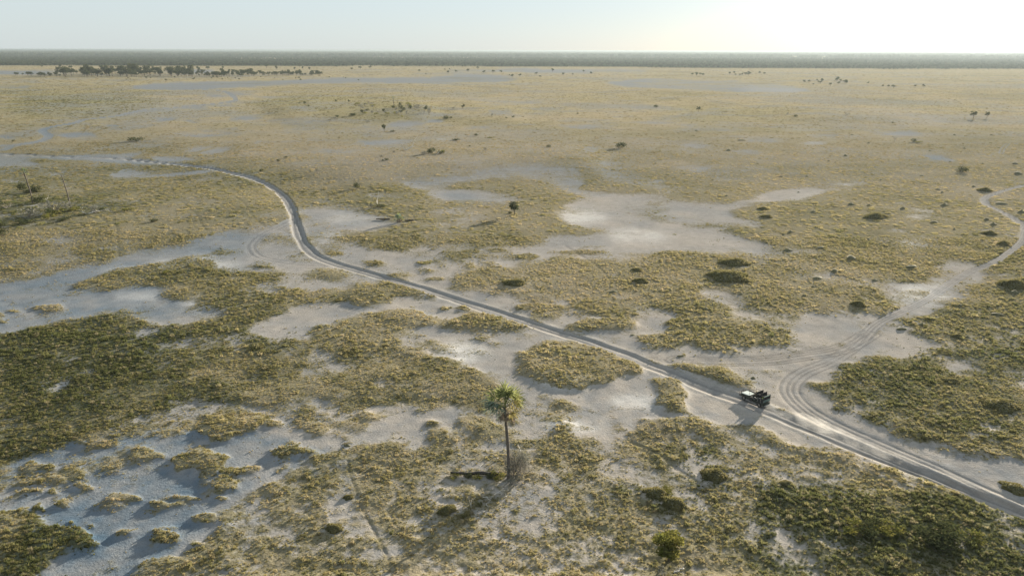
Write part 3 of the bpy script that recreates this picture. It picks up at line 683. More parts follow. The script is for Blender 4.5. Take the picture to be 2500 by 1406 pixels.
def shrub_meshes(kind):
    mb = MB(); ends = []
    if kind == 'bare':
        for k in range(7): ends += branch(mb, Vector((R.uniform(-.12, .12), R.uniform(-.12, .12), -.05)), Vector((R.uniform(-.9, .9), R.uniform(-.9, .9), .9)), .42, .028, 2, 3, .8)
        return mb.mesh('branches', m_twig), None
    if kind == 'grey':
        for k in range(5): ends += branch(mb, Vector((R.uniform(-.1, .1), R.uniform(-.1, .1), -.05)), Vector((R.uniform(-.8, .8), R.uniform(-.8, .8), .9)), .40, .028, 1, 3, .8)
        return mb.mesh('branches', m_twig), leaves_mesh('foliage', [((R.uniform(-.45, .45), R.uniform(-.3, .3), R.uniform(.3, .7)), .33, .8) for _ in range(6)], 230, .07, m_leafg)
    for k in range(4): ends += branch(mb, Vector((R.uniform(-.1, .1), R.uniform(-.1, .1), -.05)), Vector((R.uniform(-.8, .8), R.uniform(-.8, .8), .9)), .35, .03, 1, 2, .8)
    if kind == 'dense':
        return mb.mesh('branches', m_bark), leaves_mesh('foliage', [((R.uniform(-.5, .5), R.uniform(-.35, .35), R.uniform(.25, .7)), .36, .85) for _ in range(8)], 420, .075, m_leafd)
    return mb.mesh('branches', m_bark), leaves_mesh('foliage', [((R.uniform(-.55, .55), R.uniform(-.35, .35), R.uniform(.2, .55)), .34, .7) for _ in range(8)], 380, .075, m_leaf)
SH = {k: [shrub_meshes(k) for _ in range(3)] for k in ('bare', 'grey', 'dense', 'olive')}   # unit size: about 1.6 wide, 1.1 high
def px_per_m(x, Y, z=0): return F / math.sqrt(x * x + Y * Y + (H - z) ** 2)
def place_shrub(kind, px, py, wpx, hpx, label, cat='shrub', group=None, name=None):
    x, Y, z = ground(px, py); s = 1.2 / px_per_m(x, Y); wv = wpx * s; hv_ = hpx * s
    br, fo = R.choice(SH[kind])
    o = root(name or {'bare': 'twiggy_shrub', 'grey': 'grey_shrub', 'dense': 'dark_shrub', 'olive': 'olive_shrub'}[kind], (x, Y, z - .03), label, cat, group, R.uniform(0, 6.28), (wv / 1.6, wv / 1.6, hv_ / 1.05))
    link('branches', br, o)
    if fo: link('foliage', fo, o)
    return o
def tree_meshes(kind):
    """unit tree 1 m high"""
    mb = MB(); th = .38
    p = [Vector((0, 0, -.05)), Vector((.015, 0, th * .5)), Vector((-.01, .01, th))]
    mb.tube(p, [.035, .028, .024], 6)
    ends = []
    for k in range(6): ends += branch(mb, p[2] - Vector((0, 0, R.uniform(0, .1))), Vector((math.cos(k * 1.05) * .9, math.sin(k * 1.05) * .9, R.uniform(.4, 1.3))), .26, .016, 1, 3, .6)
    if kind == 'bare': return mb.mesh('trunk', m_twig), leaves_mesh('crown', [(tuple(e), .07, .8) for e in ends[:12]], 90, .022, m_leafg)
    if kind == 'olive':
        bl = [((R.uniform(-.30, .30), R.uniform(-.26, .26), R.uniform(.50, .86)), R.uniform(.13, .2), .8) for _ in range(13)] + [((-.36, .02, .52), .13, .7), ((.34, 0, .62), .14, .8)]
        return mb.mesh('trunk', m_bark), leaves_mesh('crown', bl, 2300, .042, m_leaf)
    bl = [((R.uniform(-.28, .28), R.uniform(-.25, .25), R.uniform(.48, .88)), R.uniform(.12, .2), .85) for _ in range(10)]
    return mb.mesh('trunk', m_bark), leaves_mesh('crown', bl, 420, .062, m_leafd)
TREES = {'olive': [tree_meshes('olive')], 'dark': [tree_meshes('dark') for _ in range(4)], 'bare': [tree_meshes('bare') for _ in range(2)]}
def place_tree(kind, px, py, hpx, label, group=None, wide=1.0, xyz=None, h=None, name=None):
    x, Y, z = xyz or ground(px, py)
    if h is None: h = hpx / (px_per_m(x, Y) * .88)
    tr, cr = R.choice(TREES[kind])
    o = root(name or 'tree', (x, Y, z - .05), label, 'tree', group, R.uniform(0, 6.28), (h * wide, h * wide, h))
    link('trunk', tr, o); link('crown', cr, o); return o
def fan_mesh(name, m, nseg=13, rad=.95, arc=3.6, droop=.25, pet=.9):
    """one fan leaf along +X from the origin: stalk, then a folded fan of narrow blades"""
    mb = MB()
    mb.tube([(0, 0, 0), (pet * .5, 0, .05), (pet, 0, 0)], [.022, .016, .012], 4, cap=False)
    for k in range(nseg):
        t = (k / (nseg - 1) - .5) * arc; L_ = rad * (1 - .32 * abs(t) / (arc / 2)) * R.uniform(.7, 1.1); wd = .055
        d = Vector((math.cos(t), math.sin(t), 0)); sd_ = Vector((-math.sin(t), math.cos(t), 0)); p0 = Vector((pet, 0, 0))
        up_ = .05 * (1 if k % 2 else -1)
        p1 = p0 + d * L_ * .5 + Vector((0, 0, .06 + up_)); p2 = p0 + d * L_ + Vector((0, 0, -droop * L_ * R.uniform(.6, 1.3)))
        mb.quad(p0, p1 - sd_ * wd, p2, p1 + sd_ * wd)
    return mb.mesh(name, m)
FANS = {'g': [fan_mesh('frond', m_frond, droop=.15) for _ in range(3)], 'b': [fan_mesh('frond', m_frondb, droop=.35) for _ in range(2)], 'y': [fan_mesh('frond', m_frondy, droop=.4) for _ in range(2)],
        'd': [fan_mesh('dead_frond', m_dead, 9, .8, 1.7, .5, .8) for _ in range(2)]}
def frond(parent, top, az, el, kind, sc=1.0, roll=0.):
    o = link('dead_frond' if kind == 'd' else 'frond', R.choice(FANS[kind]), parent)
    d = Vector((math.cos(az) * math.cos(el), math.sin(az) * math.cos(el), math.sin(el)))
    q = d.to_track_quat('X', 'Z')
    o.location = top; o.rotation_mode = 'QUATERNION'; o.rotation_quaternion = q @ Euler((roll, 0, 0)).to_quaternion(); o.scale = (sc,) * 3
    return o
def palm_trunk(h, r0, r1, lean, bulge=0, n=22):
    mb = MB(); pts = []; rr = []
    for k in range(n + 1):
        t = k / n; pts.append((lean[0] * t * t + .05 * math.sin(t * 5), lean[1] * t * t, -.2 + (h + .2) * t))
        rr.append((r0 * (1 - t) + r1 * t + bulge * math.exp(-((t - .62) / .16) ** 2)) * (1 + .05 * (k % 2)))
    mb.tube(pts, rr, 9)
    return mb.mesh('trunk', m_trunk, smooth=True)

# the tall palm
x, Y, z = ground(1241, 1168)
palm = root('palm_tree', (x, Y, z), 'tall fan palm with green crown and slender dark trunk standing alone in the foreground', 'palm tree')
link('trunk', palm_trunk(10.9, .24, .17, (-.45, 0), .03), palm)
top = Vector((-.43, 0, 10.8))
for k in range(17):
    frond(palm, top + Vector((0, 0, R.uniform(.1, .6))), R.uniform(0, 6.28), math.radians(R.uniform(12, 88)), 'g', R.uniform(1.7, 2.25), R.uniform(-.6, .6))
for k in range(7):
    frond(palm, top + Vector((0, 0, R.uniform(0, .4))), math.radians(R.uniform(140, 250)), math.radians(R.uniform(-22, 38)), 'b', R.uniform(1.7, 2.15), R.uniform(-.5, .5))
for k in range(5):
    frond(palm, top + Vector((0, 0, R.uniform(0, .4))), math.radians(R.uniform(-60, 70)), math.radians(R.uniform(-5, 42)), 'y', R.uniform(1.6, 2.0), R.uniform(-.5, .5))
for k in range(12):
    frond(palm, top + Vector((0, 0, -.15)), R.uniform(0, 6.28), math.radians(R.uniform(-75, -25)), 'd', R.uniform(1.0, 1.35))
frond(palm, top, math.radians(-20), math.radians(-55), 'd', 1.9); frond(palm, top, math.radians(200), math.radians(-48), 'b', 1.3); frond(palm, top, math.radians(-5), math.radians(-35), 'y', 1.35)
mbt = MB()
for k in range(16): branch(mbt, Vector((R.uniform(-.2, .2), R.uniform(-.2, .2), -.05)), Vector((R.uniform(-.9, .9), R.uniform(-.9, .9), 1.0)), .42, .022, 3, 3, .8)
SH['thick'] = [(mbt.mesh('branches', m_twig), leaves_mesh('foliage', [((R.uniform(-.5, .5), R.uniform(-.4, .4), R.uniform(.35, .85)), .3, .8) for _ in range(9)], 1500, .036, m_leafg))]  # foliage added so the twiggy shrub casts a denser shadow
place_shrub('thick', 1262, 1163, 70, 62, 'pale twiggy shrub with foliage added for shade, right beside the tall palm trunk', name='twiggy_shrub')
place_shrub('olive', 1216, 1165, 36, 16, 'low olive bush at the left foot of the tall palm')
place_shrub('grey', 1258, 1176, 46, 18, 'low dry grass clump at the right foot of the tall palm')
# fallen trunk left of the palm
def log_mesh(name, L, r, m, n=9, stubs=0):
    mb = MB(); mb.tube([(L * (k / n - .5), .12 * math.sin(k * 1.3), r * .75 + .04 * math.sin(k * 2.1)) for k in range(n + 1)], [r * (1 - .35 * k / n) * R.uniform(.9, 1.1) for k in range(n + 1)], 7)
    for k in range(stubs):
        q = R.uniform(-.4, .45) * L; branch(mb, Vector((q, 0, r * .7)), Vector((R.uniform(-.4, .9), R.uniform(-1, 1), R.uniform(.2, 1.1))), L * .22, r * .45, 1, 2, .6)
    return mb.mesh(name, m, smooth=True)
def place_log(px0, py0, px1, py1, r, label, m, stubs=0, name='fallen_trunk', cat='log'):
    xa, ya, za = ground(px0, py0); xb, yb_, zb = ground(px1, py1)
    return tag(link(name, log_mesh(name, math.hypot(xb - xa, yb_ - ya), r, m, stubs=stubs), None, ((xa + xb) / 2, (ya + yb_) / 2, (za + zb) / 2 + .02), (0, 0, math.atan2(yb_ - ya, xb - xa))), label, cat)
place_log(1218, 1158, 1100, 1159, .30, 'dark fallen palm trunk lying left of the base of the tall palm', mat('dark_log_bark', (.045, .04, .035), .95, noise=(3, .5)))  # bark of this log is darker than the other bark
for k_, (px, wp) in enumerate([(1112, 26), (1140, 22), (1168, 30), (1196, 24)]): place_shrub('dense' if k_ % 2 else 'olive', px, 1163, wp * 1.2, 12, ['leftmost', 'second', 'third', 'rightmost'][k_] + ' low dark scrub growing along the fallen palm trunk')
place_log(952, 536, 918, 537, .30, 'dark fallen trunk lying left of the round fan palm bush', m_bark)
place_log(1010, 539, 988, 540, .30, 'short dark fallen trunk lying right of the round fan palm bush', m_bark)
# bleached sticks scattered under the palm
STICKS = [(1176, 1216, 'three'), (1206, 1208, ''), (1238, 1210, ''), (1094, 1232, ''), (1181, 1132, ''), (1069, 1160, ''), (1217, 1117, ''), (1274, 1146, ''), (1150, 1240, ''), (1272, 1101, ''), (1320, 1198, ''), (1189, 1228, '')]
for k, (px, py, _) in enumerate(STICKS):
    mb = MB(); branch(mb, Vector((0, 0, .05)), Vector((R.uniform(-1, 1), R.uniform(-1, 1), .25)), R.uniform(.7, 1.2), .045, 1, 2, .8, 0)
    x, Y, z = ground(px, py)
    tag(link('dead_branch', mb.mesh('dead_branch', m_bleach), None, (x, Y, z)), 'bleached dead branch lying on the grass around the tall palm', 'branch', 'bleached branches round the tall palm')

# the olive tree in the foreground and what lies round it
x, Y, z = ground(1633, 1368)
place_tree('olive', 1633, 1368, 64, 'small round crowned olive green tree near the bottom edge of the photo', wide=1.2, name='small_tree')
place_log(1646, 1398, 1668, 1388, .09, 'bleached forked dead branch lying below the small olive tree', m_bleach, 4, 'dead_branch', 'branch')
place_shrub('grey', 1618, 1404, 40, 14, 'low dry bush on the bottom edge below the small olive tree')

# the two thin trunks at the left
x, Y, z = ground(80, 496)
p2 = root('palm_tree', (x, Y, z), 'thin palm with small dark round crown at the far left edge', 'palm tree')
link('trunk', palm_trunk(11.6, .24, .19, (-1.0, 0)), p2)
for k in range(16): frond(p2, Vector((-1.0, 0, 11.5)), R.uniform(0, 6.28), math.radians(R.uniform(-40, 85)), R.choice('gbb'), R.uniform(1.0, 1.4), R.uniform(-.5, .5))
for k in range(4): frond(p2, Vector((-1.0, 0, 11.4)), R.uniform(2, 4.2), math.radians(R.uniform(-70, -40)), 'd', 1.0)
x, Y, z = ground(172, 508)
tag(link('dead_palm_trunk', palm_trunk(11.9, .25, .13, (-1.0, 0)), None, (x, Y, z)), 'bare headless dead palm trunk standing right of the thin crowned palm', 'tree')
# shrubs and wreckage of the dark left grove
for a in [('dense', 57, 468, 14, 14, 'small dark bush left of the thin palm trunk'), ('dense', 88, 469, 16, 12, 'dark bush just right of the thin palm trunk, level with its middle'),
          ('dense', 72, 471, 22, 5, 'low dark brush between two dark bushes behind the thin palm trunk'), ('dense', 90, 497, 20, 12, 'dark bush at the foot of the thin crowned palm'),
          ('grey', 135, 517, 46, 17, 'wide grey leafless thicket between the two thin trunks'), ('grey', 72, 530, 34, 15, 'grey dome shaped shrub at the far left below the thin palm'),
          ('olive', 140, 522, 26, 9, 'low olive bush below the wide grey thicket at left'), ('dense', 122, 527, 20, 13, 'dark shrub below the grey thicket at far left'), ('grey', 232, 520, 26, 14, 'small grey shrub right of the curved dead trunk'),
          ('olive', 118, 535, 16, 11, 'small green shrub in the shade of the left grove'), ('dense', 3, 560, 22, 16, 'dark bush cut by the left edge of the photo'), ('dense', 68, 545, 30, 7, 'low dark brush line in the left grove'),
          ('olive', 178, 514, 20, 7, 'small yellowish bush at the foot of the headless palm trunk'), ('dense', 158, 539, 24, 6, 'low dark tangle right of the left grove'), ('dense', 5, 575, 20, 10, 'second dark bush on the left edge, lower down'),
          ('bare', 20, 508, 22, 9, 'sparse twiggy shrub on the far left edge'), ('dense', 246, 516, 12, 6, 'low dark clump at the right end of the left grove'), ('dense', 378, 541, 16, 5, 'low dark log like bush casting a long shadow on the left slope'),
          ('olive', 311, 515, 18, 7, 'small dry bush right of the left grove'), ('dense', 331, 346, 22, 8, 'wide dark bush on the upper left plain'), ('dense', 34, 345, 6, 2, 'tiny dark bush beside the left meander track')]:
    k = place_shrub(a[0], a[1], a[2], a[3] * 1.35, a[4] * 1.35, a[5])
def dead_tree(px, py, hpx, label, az, el=.5):
    x, Y, z = ground(px, py); h = hpx / px_per_m(x, Y)
    mb = MB(); d = Vector((math.cos(az) * math.cos(el), math.sin(az) * math.cos(el), math.sin(el)))
    branch(mb, Vector((0, 0, .05)), d, h * .8, h * .05, 2, 2, .75, .05); branch(mb, Vector((0, 0, .05)), Vector((-d.x, d.y, .4)), h * .5, h * .04, 1, 2, .7, .05)
    return tag(link('dead_tree', mb.mesh('dead_tree', m_bleach, smooth=True), None, (x, Y, z)), label, 'dead tree')
dead_tree(212, 524, 24, 'curved pale dead trunk in the left grove', .3, .3); dead_tree(203, 522, 9, 'small upright stump at the left end of the curved dead trunk', 2.0, 1.2)
dead_tree(990, 367, 26, 'bleached fallen dead tree on the low rise, left of the dark thicket', .4, .45); dead_tree(1066, 378, 12, 'short white dead stump in front of the dark thicket on the rise', .8, .5)
dead_tree(113, 489, 8, 'small white stick standing at right of the thin palm', .8, .9); dead_tree(114, 510, 8, 'white stick at the left end of the grey thicket', 1.2, 1.2)
dead_tree(921, 499, 18, 'pale dead stump standing in the low bush beyond the bend', 1.3, 1.0)

# middle distance
def fan_bush(px, py, wpx, hpx, label):
    x, Y, z = ground(px, py); s = 1 / px_per_m(x, Y); wv, hv_ = wpx * s, hpx * s
    o = root('fan_palm_bush', (x, Y, z - .05), label, 'palm', None, 0, (wv / 3.2, wv / 3.2, hv_ / 2.9))
    link('stems', (lambda q: (q.tube([(0, 0, -.1), (0, 0, .9)], [.25, .18], 7), q.tube([(.4, .1, -.1), (.7, .2, .8)], [.14, .1], 6), q.tube([(-.4, 0, -.1), (-.7, .1, .8)], [.14, .1], 6), q.mesh('stems', m_trunk))[-1])(MB()), o)
    for k in range(26): frond(o, Vector((R.uniform(-.6, .6), R.uniform(-.5, .5), R.uniform(.3, 1.1))), R.uniform(0, 6.28), math.radians(R.uniform(5, 88)), R.choice('bbg'), R.uniform(.75, 1.0), R.uniform(-.6, .6))
    for k in range(10): frond(o, Vector((R.uniform(-.4, .4), R.uniform(-.4, .4), .9)), R.uniform(0, 6.28), math.radians(R.uniform(-60, -10)), 'd', .8)
    return o
fan_bush(975, 542, 25, 25, 'round grey green fan palm bush beside the bare patch beyond the bend')
place_tree('dark', 1256, 525, 29, 'small dark spreading tree alone on yellow grass in mid photo', wide=1.2)
place_shrub('dense', 1246, 521, 12, 5, 'low bush at the left foot of the lone mid photo tree')
for a in [('dense', 872, 460, 18, 14, 'round dark bush casting a long shadow, above the bend of the track'), ('grey', 905, 507, 16, 10, 'left clump of the low pale dead bush beyond the bend'), ('dense', 930, 506, 26, 8, 'dark right half of the low dead bush beyond the bend'),
          ('grey', 777, 423, 14, 14, 'pale rounded shrub on the slope above the track curve'), ('dense', 638, 419, 9, 7, 'small dark bush near the start of the track curve'), ('dense', 680, 394, 12, 5, 'flat dark bush left of centre on the rise'),
          ('dense', 698, 386, 12, 4, 'tiny flat dark bush just above another on the rise'), ('dense', 944, 392, 12, 6, 'small dark shrub with long shadow below the bleached dead tree'), ('dense', 935, 393, 6, 4, 'tiny bush left of the shrub below the bleached dead tree'),
          ('grey', 931, 383, 12, 5, 'low brownish shrub between the dead tree and the small dark shrub'), ('grey', 962, 374, 10, 7, 'small grey stump like bush left of the bleached dead tree'),
          ('dense', 1053, 375, 24, 15, 'dark dense thicket on the rise beside white stumps'), ('dense', 1075, 376, 20, 8, 'low dark right end of the thicket on the rise'), ('olive', 1081, 373, 8, 10, 'small yellowish sapling at the right end of the dark thicket'),
          ('grey', 1036, 378, 16, 9, 'grey leafless left end of the dark thicket on the rise'), ('grey', 1184, 371, 9, 12, 'thin grey sapling casting a long shadow right of the thicket'), ('dense', 1340, 360, 14, 6, 'low dark bush on the crest of the rise'),
          ('dense', 1146, 358, 8, 3, 'tiny dark bush on the crest right of the thicket'), ('dense', 1514, 362, 30, 14, 'large round dark bush casting a long shadow at the end of the rise'), ('dense', 1086, 291, 18, 8, 'dark low bush right of the far wooded island'),
          ('dense', 1100, 290, 10, 5, 'right part of the low bush beside the far wooded island'), ('grey', 1107, 267, 8, 6, 'grey bush left of the small reddish tree beyond the island'), ('grey', 1201, 285, 7, 8, 'thin small sapling far right of the wooded island'),
          ('dense', 1252, 287, 8, 4, 'flat dark bush far right of the wooded island'), ('dense', 1236, 289, 6, 3, 'tiny bush next to the flat dark bush right of the island'), ('dense', 1163, 332, 12, 5, 'small dark hump bush in open grass above the rise'),
          ('dense', 1113, 343, 24, 4, 'flat dark bush beside a white salt spot'), ('olive', 1198, 337, 20, 3, 'flat olive bush in open grass above the rise'), ('dense', 957, 323, 14, 4, 'flat dark bush right of the small lone fan palm'),
          ('dense', 1602, 263, 13, 6, 'dark flat bush on the open plain beyond the large round bush'), ('dense', 1410, 279, 6, 3, 'tiny bush in the grass left of the flat dark bush'), ('bare', 2068, 282, 14, 11, 'pale leafless shrub on the hazy right plain'),
          ('dense', 2345, 420, 26, 12, 'ragged dark shrub near the blue pan at right'), ('bare', 2347, 413, 14, 14, 'bare twiggy top rising from the ragged dark shrub at right'), ('dense', 2230, 347, 12, 8, 'small dark bush right of the bare leaning tree'),
          ('olive', 2243, 349, 14, 5, 'olive low bush beside the small dark bush at right'), ('dense', 1942, 286, 10, 6, 'small dark bush on the hazy plain left of the pale shrub'), ('grey', 1922, 281, 8, 6, 'small grey bush on the hazy plain'),
          ('olive', 403, 667, 16, 8, 'green bush on the left grass island casting a long shadow'), ('dense', 436, 667, 14, 5, 'flat dark bush right of the green bush on the left grass island'), ('dense', 1110, 409, 0.1, .1, '')]:
    if a[5]: place_shrub(*a[:5], a[5])
place_tree('dark', 938, 323, 17, 'small upright fan topped tree on open grass, below the wooded island', wide=.7)
place_tree('dark', 1130, 266, 10, 'small reddish flat topped tree right of the wooded island', wide=1.1)
place_tree('dark', 1705, 274, 12, 'small dark tree alone on the plain right of centre', wide=1.0)
place_tree('dark', 2376, 290, 14, 'larger left one of a pair of trees on the hazy right plain', wide=1.1)
place_tree('dark', 2409, 289, 12, 'smaller right one of a pair of trees on the hazy right plain', wide=.9)
place_tree('bare', 2184, 346, 15, 'bare leaning tree on the right plain', wide=1.1)
x, Y, z = ground(962, 263)
p3 = root('palm_tree', (x, Y, z), 'small distant palm standing on the far wooded island', 'palm tree')
link('trunk', palm_trunk(9.3, .30, .24, (-.5, 0), n=10), p3)
for k in range(12): frond(p3, Vector((-.5, 0, 9.2)), R.uniform(0, 6.28), math.radians(R.uniform(-30, 85)), R.choice('gb'), R.uniform(.9, 1.3), R.uniform(-.5, .5))
place_shrub('dense', 961, 265, 9, 7, 'dark bush at the foot of the distant island palm')
# the wooded island: shrubs one can tell apart
ISL = 'shrubs of the far wooded island'
for px, py, wp, hp, k, lb in [(1046, 276, 13, 14, 'grey', 'large pale grey shrub at the right end of the wooded island'), (1040, 264, 8, 6, 'dense', 'dark shrub above the large pale one at the island end'),
          (858, 284, 20, 8, 'dense', 'dark green shrub casting a broad shadow at the lower left of the wooded island'), (823, 286, 12, 5, 'dense', 'small dark shrub left of the dark green one below the island'),
          (896, 300, 14, 6, 'grey', 'grey shrub on open grass just below the wooded island'), (820, 292, 16, 6, 'grey', 'low grey shrub at the lower left end of the wooded island'),
          (919, 280, 10, 6, 'olive', 'green shrub at the lower middle of the wooded island'), (981, 287, 7, 7, 'olive', 'tiny yellowish sapling below the wooded island'), (852, 250, 6, 6, 'dense', 'tiny dark bush on the ridge left of the island'),
          (820, 249, 5, 6, 'dense', 'tiny dark sapling farther left on the ridge by the island'), (899, 253, 8, 8, 'bare', 'thin bare shrub on the ridge line of the island'), (744, 254, 8, 7, 'dense', 'small dark bush at the left end of the island ridge'),
          (731, 253, 6, 3, 'dense', 'tiny flat bush at the left tip of the island ridge'), (753, 260, 6, 4, 'dense', 'tiny bush below the left end of the island ridge')]:
    place_shrub(k, px, py, wp, hp, lb)
for k in range(46):
    t = R.random(); px = 870 + 175 * t + R.uniform(-12, 12); py = R.uniform(254 + 4 * t, 283 - 4 * t)
    place_shrub(R.choice(('grey', 'grey', 'bare', 'dense', 'olive')), px, py, R.uniform(7, 13), R.uniform(5, 9), 'low greyish shrub crowded among others on the ' + ('back' if py < 262 else 'front' if py > 274 else 'middle') + ' of the wooded island, its ' + ('left third' if px < 930 else 'right third' if px > 990 else 'centre'), group=ISL)
# far single bushes on the plain
for pxa, pxb, pya, pyb, nn, lb, gp in [(1640, 1720, 184, 186, 7, 'tiny dark bush in the row beyond the far right pan', 'bushes beyond the far right pan'), (1740, 1870, 181, 187, 12, 'tiny dark tree in the loose row beyond the far pan, right of its middle', 'trees beyond the far right pan'),
          (1960, 2070, 196, 212, 18, 'tiny bush in the cluster on the hazy plain right of the far pan', 'bushes clustered right of the far pan'), (2110, 2280, 206, 216, 7, 'tiny bush scattered on the hazy far right plain', 'bushes scattered on the far right plain'),
          (1180, 1480, 175, 190, 14, 'tiny tree scattered between the two far pans', 'trees scattered between the far pans'), (820, 1180, 165, 188, 12, 'tiny tree scattered on the pale far plain', 'trees scattered on the pale far plain'),
          (1900, 2300, 440, 330, 1, '', '')]:
    if not lb: continue
    for k in range(nn):
        place_tree('dark', R.uniform(pxa, pxb), R.uniform(pya, pyb), R.uniform(3.5, 7), lb, gp, wide=R.uniform(1.1, 1.8), name='distant_tree')
# the dark tree belt at far left, and loose trees round it
BELT = 'trees of the dark belt at far left'
nt = 0
for k in range(270):
    px = R.uniform(30, 785)
    if 150 <= px <= 470: lo, hi, py = 6, 16, R.uniform(179, 188.5)
    elif px < 150: lo, hi, py = 4, 8, R.uniform(184, 188)
    elif px < 620: lo, hi, py = 5, 11, R.uniform(182, 188.5)
    else: lo, hi, py = 3.5, 9, R.uniform(181, 186)
    if px < 150 and R.random() < .5: continue
    tall = R.random() < .15
    nt += 1
    sec = 'left end' if px < 150 else 'tallest stretch' if px < 310 else 'middle stretch' if px < 470 else 'lower right stretch' if px < 620 else 'thin right end'
    row = 'at the back' if py < 183 else 'in the middle' if py < 186 else 'at the front'
    place_tree('dark', px, py, R.uniform(lo, hi) * (1.3 if tall else 1), ('tall slender tree ' if tall else 'broad dark tree ') + row + ' of the far left belt, ' + sec, BELT, wide=R.uniform(.7, 1.0) if tall else R.uniform(1.0, 1.7), name='belt_tree')
for k in range(34):
    place_tree('dark', (30, 180, 380, 600)[k % 4] + R.uniform(0, 190), R.uniform(165, 176), R.uniform(4, 9), 'small tree standing loose between the far belt and the woodland, ' + ('over its left end', 'over its tall stretch', 'over its lower stretch', 'over its thin right end')[k % 4], 'loose trees behind the belt at far left', wide=R.uniform(.9, 1.5), name='distant_tree')
for k in range(26):
    place_tree('dark', (300, 490, 690)[k % 3] + R.uniform(0, 185), R.uniform(190, 198), R.uniform(2, 4.5), 'tiny bush dotted on the plain in front of the far belt, ' + ('left part', 'middle part', 'right of the belt')[k % 3], 'bushes in front of the far belt', wide=R.uniform(1.2, 2), name='distant_bush')

# ------------------------------------------------------------------ earth mounds
def mound_mesh(k, grassy=False):
    """heap about 1 m wide and .35 high"""
    rr = random.Random(40 + k); mb = bmesh.new(); bmesh.ops.create_icosphere(mb, subdivisions=3 if grassy else 2, radius=.5)
    lob = [(rr.uniform(-.25, .25), rr.uniform(-.15, .15), rr.uniform(.5, 1)) for _ in range(4)]
    for v in mb.verts:
        p = v.co; h = max(math.exp(-((p.x - a) ** 2 + (p.y - c) ** 2) / .055) * q for a, c, q in lob)
        th = math.atan2(p.y, p.x); q_ = 1 + .22 * math.sin(2 * th + lob[0][0] * 20) + .16 * math.sin(5 * th + lob[1][0] * 30) + .08 * math.sin(9 * th + lob[2][0] * 30); p = Vector((p.x * q_, p.y * q_, p.z))
        v.co = Vector((p.x * (1 + rr.uniform(-.06, .06)), p.y * (1 + rr.uniform(-.06, .06)), max(p.z, -.05) * (.35 + .55 * h) * (1 + rr.uniform(-.12, .12)) - .02))
    me = bpy.data.meshes.new('mound'); mb.to_mesh(me); mb.free(); me.materials.append(m_mound)
    me.polygons.foreach_set('use_smooth', [True] * len(me.polygons)); return me
MD = [mound_mesh(k) for k in range(5)]; MDG = [mound_mesh(20 + k, True) for k in range(3)]
def cover_mesh(me):
    mb = MB()
    for p in me.polygons:
        if p.normal.z < .05: continue
        for _ in range(9):
            c = Vector(p.center) + rvec(.035); a = rvec(1).normalized() * .026; h = Vector((R.uniform(-.05, .05), R.uniform(-.05, .05), R.uniform(.04, .12)))
            mb.quad(c - a, c + a, c + a * .5 + h, c - a * .5 + h)
    return mb.mesh('grass_cover', m_moundg)
MDC = [cover_mesh(m_) for m_ in MDG]
def mound(px, py, wpx, hpx, label, group=None, grassy=False):
    x, Y, z = ground(px, py); s = 1 / px_per_m(x, Y); wv, hv_ = wpx * s, hpx * s
    k = R.randrange(3 if grassy else 5)
    sc = (wv, wv * R.uniform(.6, .8), max(hv_ / (.62 if grassy else .5), .25))
    if grassy:
        o = root('grassy_mound', (x, Y, z - .02), label, 'mound', group, R.uniform(-.4, .4), sc); link('soil', MDG[k], o); link('grass_cover', MDC[k], o)
    else:
        o = tag(link('earth_mound', MD[k], None, (x, Y, z - .02), (0, 0, R.uniform(-.5, .5)), sc), label, 'mound', group)
    return o
for k_, px, py, wp, hp, lb in [('olive', 2085, 1292, 62, 20, 'leftmost low olive scrub clump in the lower right corner'), ('dense', 2120, 1300, 56, 22, 'dark scrub clump right of the leftmost olive one in the lower right corner'), ('olive', 2165, 1296, 54, 18, 'olive scrub clump in the middle of the lower right corner scrub'),
                              ('dense', 2140, 1284, 40, 14, 'small dark scrub clump at the back of the lower right corner scrub'), ('dense', 2280, 1318, 70, 30, 'big dark scrub clump at the left of the darkest thicket, lower right corner'), ('dense', 2330, 1322, 84, 36, 'biggest darkest scrub clump in the lower right corner'),
                              ('dense', 2305, 1340, 70, 24, 'low dark scrub in front of the darkest thicket, lower right corner'), ('olive', 2370, 1312, 50, 16, 'olive scrub at the right side of the darkest thicket, lower right corner'), ('olive', 1628, 1200, 40, 10, 'low yellowish scrub at the back of the twin hummocks')]:
    place_shrub(k_, px, py, wp, hp, lb)
